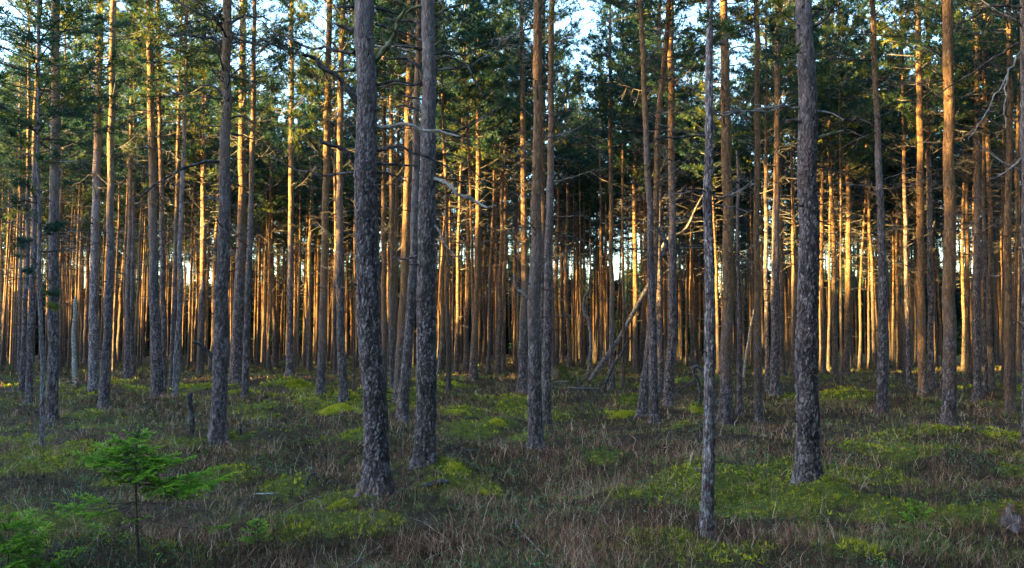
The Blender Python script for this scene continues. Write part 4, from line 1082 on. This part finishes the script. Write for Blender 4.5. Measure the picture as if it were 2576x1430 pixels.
def sapling_main():
    rg = np.random.default_rng(77)
    base = on_ground(346, 1440); Y = base[1]
    def Z(X, Yz, dep=0.):    # close-up coordinates to local metres
        return at_depth((200 + X / 2.291) / 1.59, (1650 + Yz / 2.291) / 1.59, Y + dep) - base
    e = empty('spruce_sapling', base)
    tag(e, 'bright green young spruce with flat tiered branches and bare lower stem, in the foreground', 'spruce sapling', 'young spruces in the undergrowth')
    st = np.array([[0, 0, -.08]] + [Z(x, y) for x, y in ((805, 1430), (800, 1150), (788, 820), (787, 650), (790, 450), (797, 250), (800, 165))])
    S = smooth_path(st, 60, .0006)
    mb = MB(); mb.add(*tube_geo(S, np.linspace(.0165, .003, 60) * rg.uniform(.92, 1.1, 60), 10))
    link('stem', mb.mesh('stem', [M_SPRUCE_STEM]), e)
    B = [ # stem (X,Y), end (X,Y), depth reach, foliage start, width
     ((799,175),(805,120),0,.0,.3), ((797,215),(968,182),.03,.0,.42), ((797,215),(684,158),-.04,.0,.42), ((797,235),(900,150),.16,.0,.4), ((797,235),(750,235),-.16,.0,.45), ((797,235),(830,265),-.2,.0,.45),
     ((793,330),(545,186),.12,.12,.45), ((793,330),(1030,310),.08,.1,.42), ((793,340),(590,310),-.16,.1,.45), ((793,340),(960,350),-.14,.1,.42), ((793,335),(410,280),.2,.2,.38), ((793,340),(820,300),.3,.1,.42),
     ((788,455),(178,346),-.05,.25,.34), ((788,460),(300,460),-.24,.25,.38), ((788,455),(1335,400),.05,.2,.36), ((788,455),(1200,365),.25,.2,.38), ((788,470),(560,480),-.32,.2,.42), ((788,470),(1010,500),-.3,.2,.42), ((788,460),(650,380),.34,.2,.4), ((788,465),(880,400),.38,.2,.4),
     ((792,380),(560,330),-.2,.1,.45), ((792,380),(1050,430),-.22,.1,.45), ((790,520),(700,560),-.3,.1,.45), ((790,520),(920,570),-.34,.1,.45), ((790,540),(1130,480),.2,.2,.4), ((790,540),(470,520),.15,.25,.4), ((790,600),(640,610),.2,.3,.4), ((790,600),(1010,610),.3,.3,.4), ((788,420),(360,400),.1,.25,.36), ((788,420),(1180,430),-.05,.2,.36),
     ((788,652),(1705,535),.02,.32,.34), ((788,655),(1580,470),.25,.35,.36), ((788,655),(1450,680),-.25,.35,.38), ((788,655),(1250,560),.4,.3,.38), ((788,655),(1180,640),-.35,.25,.38), ((788,640),(560,600),-.1,.75,.3),
     ((786,815),(1400,745),.1,.85,.2), ((786,815),(200,755),-.1,.55,.34), ((786,820),(330,740),.15,.55,.36), ((786,818),(0,830),.02,.6,.32), ((786,830),(240,930),-.22,.5,.36),
     ((800,970),(700,985),-.2,.2,.5), ((800,960),(900,955),.15,.2,.5), ((798,950),(1660,1015),.06,.72,.3), ((798,985),(450,1110),.1,.8,.2), ((800,1000),(60,1275),-.25,.6,.3), ((800,1010),(330,1020),.18,.65,.3),
     ((805,1190),(1000,1290),.02,.95,.1), ((796,720),(900,700),.1,.9,.2), ((796,880),(560,880),.1,.92,.15)]
    for (a, b, dep, fs, wd) in B:
        mb = spruce_branch(Z(*a), Z(*b, dep), rg, (fs, 1.), wd, droop=.05 if a[1] < 500 else .08)
        link('branch', mb.mesh('branch', [M_SPRUCE_STEM, M_SPRUCE], smooth=False), e)
sapling_main()

def sapling_small(u, v, H, spread, label, seed, dens=1.0, bare=.12):
    rg = np.random.default_rng(seed)
    base = on_ground(u, v)
    e = empty('spruce_sapling', base); tag(e, label, 'spruce sapling', 'young spruces in the undergrowth')
    S = smooth_path(np.array([[0, 0, -.06], [.01, 0, H * .4], [0, .01, H]]), 24, .001)
    mb = MB(); mb.add(*tube_geo(S, np.linspace(.004 + .009 * H, .002, 24), 8)); link('stem', mb.mesh('stem', [M_SPRUCE_STEM]), e)
    z = H * bare
    while z < H:
        f = z / H; L = spread * (1 - f) ** .8 * rg.uniform(.75, 1.1) + .04
        nb = max(3, int(5 * dens)); a0 = rg.uniform(0, 6.28)
        for q in range(nb):
            az = a0 + q * 6.283 / nb + rg.normal(0, .2); l = L * rg.uniform(.7, 1.15)
            p0 = np.array([0, 0, z]); p1 = p0 + l * np.array([math.cos(az), math.sin(az), rg.uniform(-.1, .25) + .5 * f])
            b = spruce_branch(p0, p1, rg, (.15, 1.), .4)
            link('branch', b.mesh('branch', [M_SPRUCE_STEM, M_SPRUCE], smooth=False), e)
        z += H * .155 * rg.uniform(.8, 1.2)
sapling_small(15, 1478, .55, .60, 'second young spruce, cut off by the picture edge and spreading low', 81, .55)
sapling_small(2302, 1335, .30, .24, 'tiny dark spruce seedling half sunk in brown heath, below the peeling-bark pine', 82, .6)
sapling_small(645, 1385, .27, .20, 'sparse spruce seedling between the bright young spruce and the biggest pine', 83, .7, .3)

# ------------------------------------------------------------------ dead wood
def px_tube(name, label, cat, pts, mat, depth=None, sides=10, reach=0., twigs=0, seed=0, ground=False, group=None, rough=.12, twl=.35):
    """pts: (u, v, width px); first point is the foot unless ground=True (then every point lies on the ground)"""
    rg = np.random.default_rng(seed)
    if ground:
        W = []; rr_ = []
        for u, v, w in pts:
            q = on_ground(u, v); r = w * .5 * q[1] / F; rr_.append(r); W.append(q + np.array([0, 0, r * .7]))
        base = on_ground(pts[0][0], pts[0][1])
    else:
        base = on_ground(pts[0][0], pts[0][1]) if depth is None else at_depth(pts[0][0], pts[0][1], depth)
        Y = base[1]; W = []; rr_ = []
        for k, (u, v, w) in enumerate(pts):
            W.append(at_depth(u, v, Y + reach * k / (len(pts) - 1))); rr_.append(w * .5 * Y / F)
        W[0] = W[0] - np.array([0, 0, .06])
    W = np.array(W) - base
    L = np.linalg.norm(np.diff(W, axis=0), axis=1).sum()
    m = int(np.clip(L / .03, 12, 160))
    S = smooth_path(W, m, .003)
    d = np.r_[0, np.cumsum(np.linalg.norm(np.diff(W, axis=0), axis=1))]
    rad = np.interp(np.linspace(0, d[-1], m), d, rr_) * rg.uniform(1 - rough, 1 + rough, m)
    mb = MB(); mb.add(*tube_geo(S, rad, sides))
    e = link(name, mb.mesh(name, [mat]), loc=base)
    tag(e, label, cat, group)
    for k in range(twigs):
        i = rg.integers(m // 6, m); b = DEAD[rg.integers(len(DEAD))]
        o = link('branch', b, e); o.location = S[i]; o.rotation_euler = (rg.uniform(0, 6), rg.uniform(-.9, .5), rg.uniform(0, 6.28)); s = twl * rg.uniform(.4, 1.4); o.scale = (s, s, s)
    return e, S

def s4(x0, X, Y, w): return (x0 + X * .2419, 660.4 + Y * .2419, w)
px_tube('dead_snag', 'pale barkless crooked snag with a kinked elbow, standing by the leaning trunk', 'dead snag',
        [(1478,952,9),(1482,920,9),(1486,880,9),(1484,830,8),(1479,802,8),(1472,790,10),(1468,768,8),(1470,752,7),(1480,735,6),(1482,715,4),(1486,660,3),(1485,610,2)], M_GREYWOOD, seed=1, twigs=3)
px_tube('leaning_dead_tree', 'long dead trunk leaning diagonally, propped against the crossing pines', 'dead tree',
        [(1484,955,14),(1506,925,12),(1534,885,11),(1553,860,11),(1580,812,11),(1608,760,11),(1633,715,11),(1653,655,9),(1683,600,8),(1718,583,7),(1753,520,6),(1778,475,4)], M_GREYWOOD, seed=2, twigs=16, twl=.55)
px_tube('broken_branch', 'thick broken limb stub jutting where the leaning dead trunk meets the pines', 'branch', [(1668,640,10),(1675,612,11),(1664,590,13),(1648,572,10)], M_DARKWOOD, depth=float(hero_loc['crosser'][1]) - .25, seed=3)
px_tube('fallen_branch', 'slanting grey dead branch with forked tip beside the leaning trunk', 'branch', [(1516,985,8),(1530,950,7),(1548,912,7),(1563,892,7),(1578,862,5),(1592,842,4)], M_DARKWOOD, seed=4, twigs=5, twl=.4)
px_tube('hooked_branch', 'dark hooked dead stem curling over at its top, behind the nearest thin pine', 'dead stem', [(1761,1018,8),(1760,985,8),(1755,955,9),(1745,938,10),(1744,928,10),(1754,922,9),(1766,929,7),(1776,925,6)], M_DARKWOOD, seed=5, twigs=3, twl=.3)
px_tube('fallen_branch', 'thin bare branch slanting up from the heath to the hooked stem', 'branch', [(1696,992,5),(1722,972,5),(1745,958,4),(1772,940,3)], M_DARKWOOD, seed=6, twigs=3, twl=.3)
px_tube('fallen_log', 'thin pale fallen trunk lying across the ground near the root mound', 'fallen log', [(1272,967,2),(1330,970,3),(1388,974,4),(1450,979,5),(1512,981,5)], M_GREYWOOD, ground=True, seed=7, twigs=14, twl=.6)
px_tube('fallen_branch', 'pale bare stick lying behind the thin fallen trunk', 'branch', [(1392,963,4),(1430,962,4),(1437,957,3)], M_PALE, ground=True, seed=8, twigs=2, twl=.3)
px_tube('wooden_post', 'short crooked broken stem standing like a post near the dark pine', 'stump', [(480,1100,13),(484,1065,14),(482,1040,12),(477,1010,13),(478,990,13)], M_DARKWOOD, seed=9, rough=.08)
px_tube('wooden_stake', 'tiny dark stake stump beside the dark pine with the side branch', 'stump', [(606,1097,7),(606,1065,6)], M_DARKWOOD, seed=10)
px_tube('rotten_log', 'short grey-violet rotten log among moss in front of the second scaly pine', 'fallen log', [(1060,1232,13),(1085,1224,15),(1110,1219,14),(1128,1216,12)], M_DARKWOOD, ground=True, seed=11, rough=.16)
px_tube('fallen_branch', 'white peeled stick lying flat in the heath left of the biggest pine', 'branch', [(637,1245,5),(665,1246,6),(697,1245,6)], M_PALE, ground=True, seed=12)
px_tube('fallen_branch', 'dark twisted branch end rising from the heath left of the biggest pine', 'branch', [(765,1222,9),(775,1205,8),(781,1195,7),(798,1190,4)], M_DARKWOOD, seed=13, twigs=7, twl=.18)
px_tube('fallen_branch', 'bluish dead branch lying behind the moss mound at the second pine', 'branch', [(1120,1128,3),(1155,1130,4),(1180,1136,6),(1205,1136,5)], M_DARKWOOD, ground=True, seed=14, twigs=4, twl=.2)
px_tube('dead_snag', 'short broken birch snag with whitish bare top, behind the pale-flanked pine', 'dead snag', [s4(0,780,1215,14),s4(0,775,1000,12),s4(0,768,700,10),s4(0,782,550,10),s4(0,780,440,9),s4(0,785,360,5)], M_PALE, seed=15, twigs=1, twl=.3)
px_tube('broken_sapling', 'crooked broken little stem at the foot of the smooth pinkish pine', 'dead stem', [(2402,1068,6),(2408,1035,7),(2416,1010,6),(2424,985,6),(2424,962,3)], M_MOSSWOOD, seed=16, twigs=2, twl=.2)
px_tube('leaning_birch', 'slender white birch stem leaning beside the thin dead pine', 'birch', [s4(1383.6,2012,1190,7),s4(1383.6,2035,1000,7),s4(1383.6,2058,850,6),s4(1383.6,2080,700,5),(1900,770,4),(1912,720,2)], M_PALE, seed=17, twigs=6, twl=.4)
px_tube('dead_sapling', 'thin white crooked dead sapling close to the second scaly pine', 'dead stem', [s4(943.4,635,1240,4),s4(943.4,650,1120,3.5),s4(943.4,665,1020,3.5),s4(943.4,655,930,3),s4(943.4,690,820,2)], M_PALE, seed=18, twigs=3, twl=.3)
px_tube('dead_sapling', 'thin dark bare sapling between the dark-footed pine and the biggest pine', 'dead stem', [s4(440.3,1852,1360,3.5),s4(440.3,1858,1200,3),s4(440.3,1868,1000,3),s4(440.3,1858,800,2)], M_DARKWOOD, seed=19, twigs=5, twl=.35)
px_tube('fallen_branch', 'short pale stick lying near the cluster with green sprays', 'branch', [(148,966,4),(170,964,5),(184,972,3)], M_PALE, ground=True, seed=20)
px_tube('fallen_branch', 'curved bleached twig standing in the heath in front of the biggest pine', 'branch', [(939,1318,3),(941,1290,4),(936,1268,3)], M_PALE, seed=21)
px_tube('fallen_branch', 'long thin bare twig arching in the foreground heath, nearest the viewer', 'branch', [(870,1432,3),(950,1380,3),(1050,1330,2),(1080,1312,2)], M_PALE, ground=True, seed=22)
px_tube('fallen_branch', 'pale kinked stick in the foreground between the blue-footed and nearest thin pines', 'branch', [(1298,1310,3),(1318,1345,4),(1345,1375,4),(1370,1400,4)], M_PALE, ground=True, seed=23)

# bare bushes near the fallen trunk
def bare_bush(u, v, h, label, seed):
    rg = np.random.default_rng(seed); base = on_ground(u, v)
    mb = MB()
    for k in range(7):
        az = rg.uniform(0, 6.28); d = norm(np.array([math.cos(az) * .5, math.sin(az) * .5, 1.])); L = h * rg.uniform(.6, 1.1)
        n = 8; t = np.linspace(0, 1, n)[:, None]
        P = d * L * t + np.cumsum(rg.normal(0, .03 * h, (n, 3)), 0) * t; P[0, 2] = -.05
        mb.add(*tube_geo(P, np.linspace(.008, .003, n), 5))
        for q in range(7):
            i = rg.integers(2, n); dd = norm(d + rg.normal(0, .7, 3)); l = L * rg.uniform(.15, .4)
            mb.add(*tube_geo(np.stack([P[i], P[i] + dd * l * .5 + rg.normal(0, .01, 3), P[i] + dd * l]), [.004, .003, .0018], 3))
    tag(link('bare_bush', mb.mesh('bare_bush', [M_DARKWOOD]), loc=base), label, 'bush')
bare_bush(1473, 1055, 1.15, 'leafless dark shrub in front of the thin fallen trunk', 31)
bare_bush(1505, 1062, .95, 'smaller leafless shrub beside the dark one by the fallen trunk', 32)

# uprooted root mound
def root_mound():
    rg = np.random.default_rng(44); base = on_ground(1413, 957); s = 25 * base[1] / F
    n1, n2 = 20, 36
    ph = np.linspace(0, math.pi * .62, n1); th = np.arange(n2) / n2 * 6.283
    PH, TH = np.meshgrid(ph, th, indexing='ij')
    r = s * (1 + .45 * (fbm(np.cos(TH) * 1.5 + PH * 1.4 + 4, np.sin(TH) * 1.5 + 3, 88) - .5))
    V = np.stack([r * np.sin(PH) * np.cos(TH), r * .8 * np.sin(PH) * np.sin(TH), s * 1.4 * np.cos(PH) * (r / s) + .02], -1).reshape(-1, 3)
    V[:, 0] -= .25 * V[:, 2]
    i = np.arange(n1 - 1)[:, None] * n2; j = np.arange(n2)[None]; jn = (j + 1) % n2
    Q = np.stack([i + j, i + n2 + j, i + n2 + jn, i + jn], -1).reshape(-1, 4)
    mb = MB(); mb.add(V, Q, m=0)
    nf = 900; k = rg.integers(0, len(V), nf); k = k[V[k, 0] > -.4 * s]
    V2, Q2 = blades(V[k], np.tile([0, 0, .4], (len(k), 1)), .08, .025, .7, 5, .1, rg); mb.add(V2, Q2, m=1, a=np.repeat(rg.uniform(.0, .5, len(k)), 20))
    for k in range(26):
        a = V[rg.integers(0, len(V) // 2)]; d = norm(a + rg.normal(0, .25, 3)); l = rg.uniform(.1, .35)
        mb.add(*tube_geo(np.stack([a, a + d * l * .5 + rg.normal(0, .03, 3), a + d * l + rg.normal(0, .05, 3)]), [.014, .01, .004], 4), m=2)
    tag(link('root_mound', mb.mesh('root_mound', [M_SPRUCE_STEM, M_MOSS, M_DARKWOOD]), loc=base), 'dark uprooted root plate overgrown with moss, beside the close pair', 'root mound')
root_mound()
# grey stump cut by the edge
def edge_stump():
    rg = np.random.default_rng(45); base = on_ground(2566, 1318); s = 36 * base[1] / F
    n1, n2 = 34, 60
    ph = np.linspace(.02, math.pi * .6, n1); th = np.arange(n2) / n2 * 6.2832
    PH, TH = np.meshgrid(ph, th, indexing='ij')
    cx, cy = np.cos(TH) * np.sin(PH), np.sin(TH) * np.sin(PH)
    r = s * (1 + .7 * (fbm(cx * 1.6 + 4, cy * 1.6 + PH, 188) - .5) + .35 * (fbm(np.cos(TH) * 5 + 9, PH * 1.2 + np.sin(TH) * 5, 189, 4) - .5))
    V = np.stack([r * cx, r * .9 * cy, r * 1.35 * np.cos(PH)], -1).reshape(-1, 3)
    i = np.arange(n1 - 1)[:, None] * n2; j = np.arange(n2)[None]; jn = (j + 1) % n2
    Q = np.stack([i + j, i + n2 + j, i + n2 + jn, i + jn], -1).reshape(-1, 4)
    mb = MB(); mb.add(V, Q, a=np.clip(fbm(V[:, 0] * 22, V[:, 2] * 9, 5), 0, 1))
    k = rg.integers(0, len(V), 260)
    V2, Q2 = blades(V[k], np.tile([0, 0, -.6], (len(k), 1)), .09, .006, .6, 4, -.1, rg); mb.add(V2, Q2, m=1, a=np.repeat(rg.uniform(.2, .7, len(k)), 16))
    k = rg.integers(0, len(V) // 2, 260)
    V2, Q2 = blades(V[k], np.tile([0, 0, .6], (len(k), 1)), .03, .009, .7, 6, .1, rg); mb.add(V2, Q2, m=2, a=np.repeat(rg.uniform(.1, .5, len(k)), 24))
    tag(link('tree_stump', mb.mesh('tree_stump', [M_GREYWOOD, M_HEATHER, M_MOSS]), loc=base), 'weathered grey tree stump cut off by the picture edge', 'stump')
edge_stump()

# ------------------------------------------------------------------ light, sky, camera
sc = bpy.context.scene
w = bpy.data.worlds.new('World'); sc.world = w; w.use_nodes = True
nt = w.node_tree
sky = nt.nodes.new('ShaderNodeTexSky'); sky.sky_type = 'NISHITA'; sky.sun_disc = False
a = R(SUN_AZ_BEHIND); el = R(SUN_EL)
to_sun = Vector((-math.cos(a) * math.cos(el), -math.sin(a) * math.cos(el), math.sin(el)))
sky.sun_elevation = el
sky.sun_rotation = math.atan2(to_sun.x, to_sun.y)
sky.air_density = 1.0; sky.dust_density = 1.4; sky.ozone_density = 2.4
bg = nt.nodes['Background']; bg.inputs['Strength'].default_value = .15
nt.links.new(sky.outputs[0], bg.inputs['Color'])
sun = bpy.data.lights.new('sun', 'SUN'); sun.energy = 5.0; sun.angle = R(.5); sun.color = (1.0, .67, .2)
so = bpy.data.objects.new('sun', sun); C.objects.link(so)
so.rotation_euler = to_sun.to_track_quat('Z', 'Y').to_euler()
so.location = (0, 0, 60)
cam = bpy.data.cameras.new('camera'); cam.sensor_width = 36; cam.lens = 36 * F / 2576; cam.clip_start = .05; cam.clip_end = 2000
co = bpy.data.objects.new('camera', cam); C.objects.link(co); co.location = CAM; co.rotation_euler = (math.pi / 2 + PITCH, 0, 0)
sc.camera = co
sc.view_settings.view_transform = 'Standard'; sc.view_settings.look = 'None'; sc.view_settings.gamma = 1.0
sc.view_settings.exposure = 4.25
sc.cycles.max_bounces = 6; sc.cycles.diffuse_bounces = 3; sc.cycles.transparent_max_bounces = 4
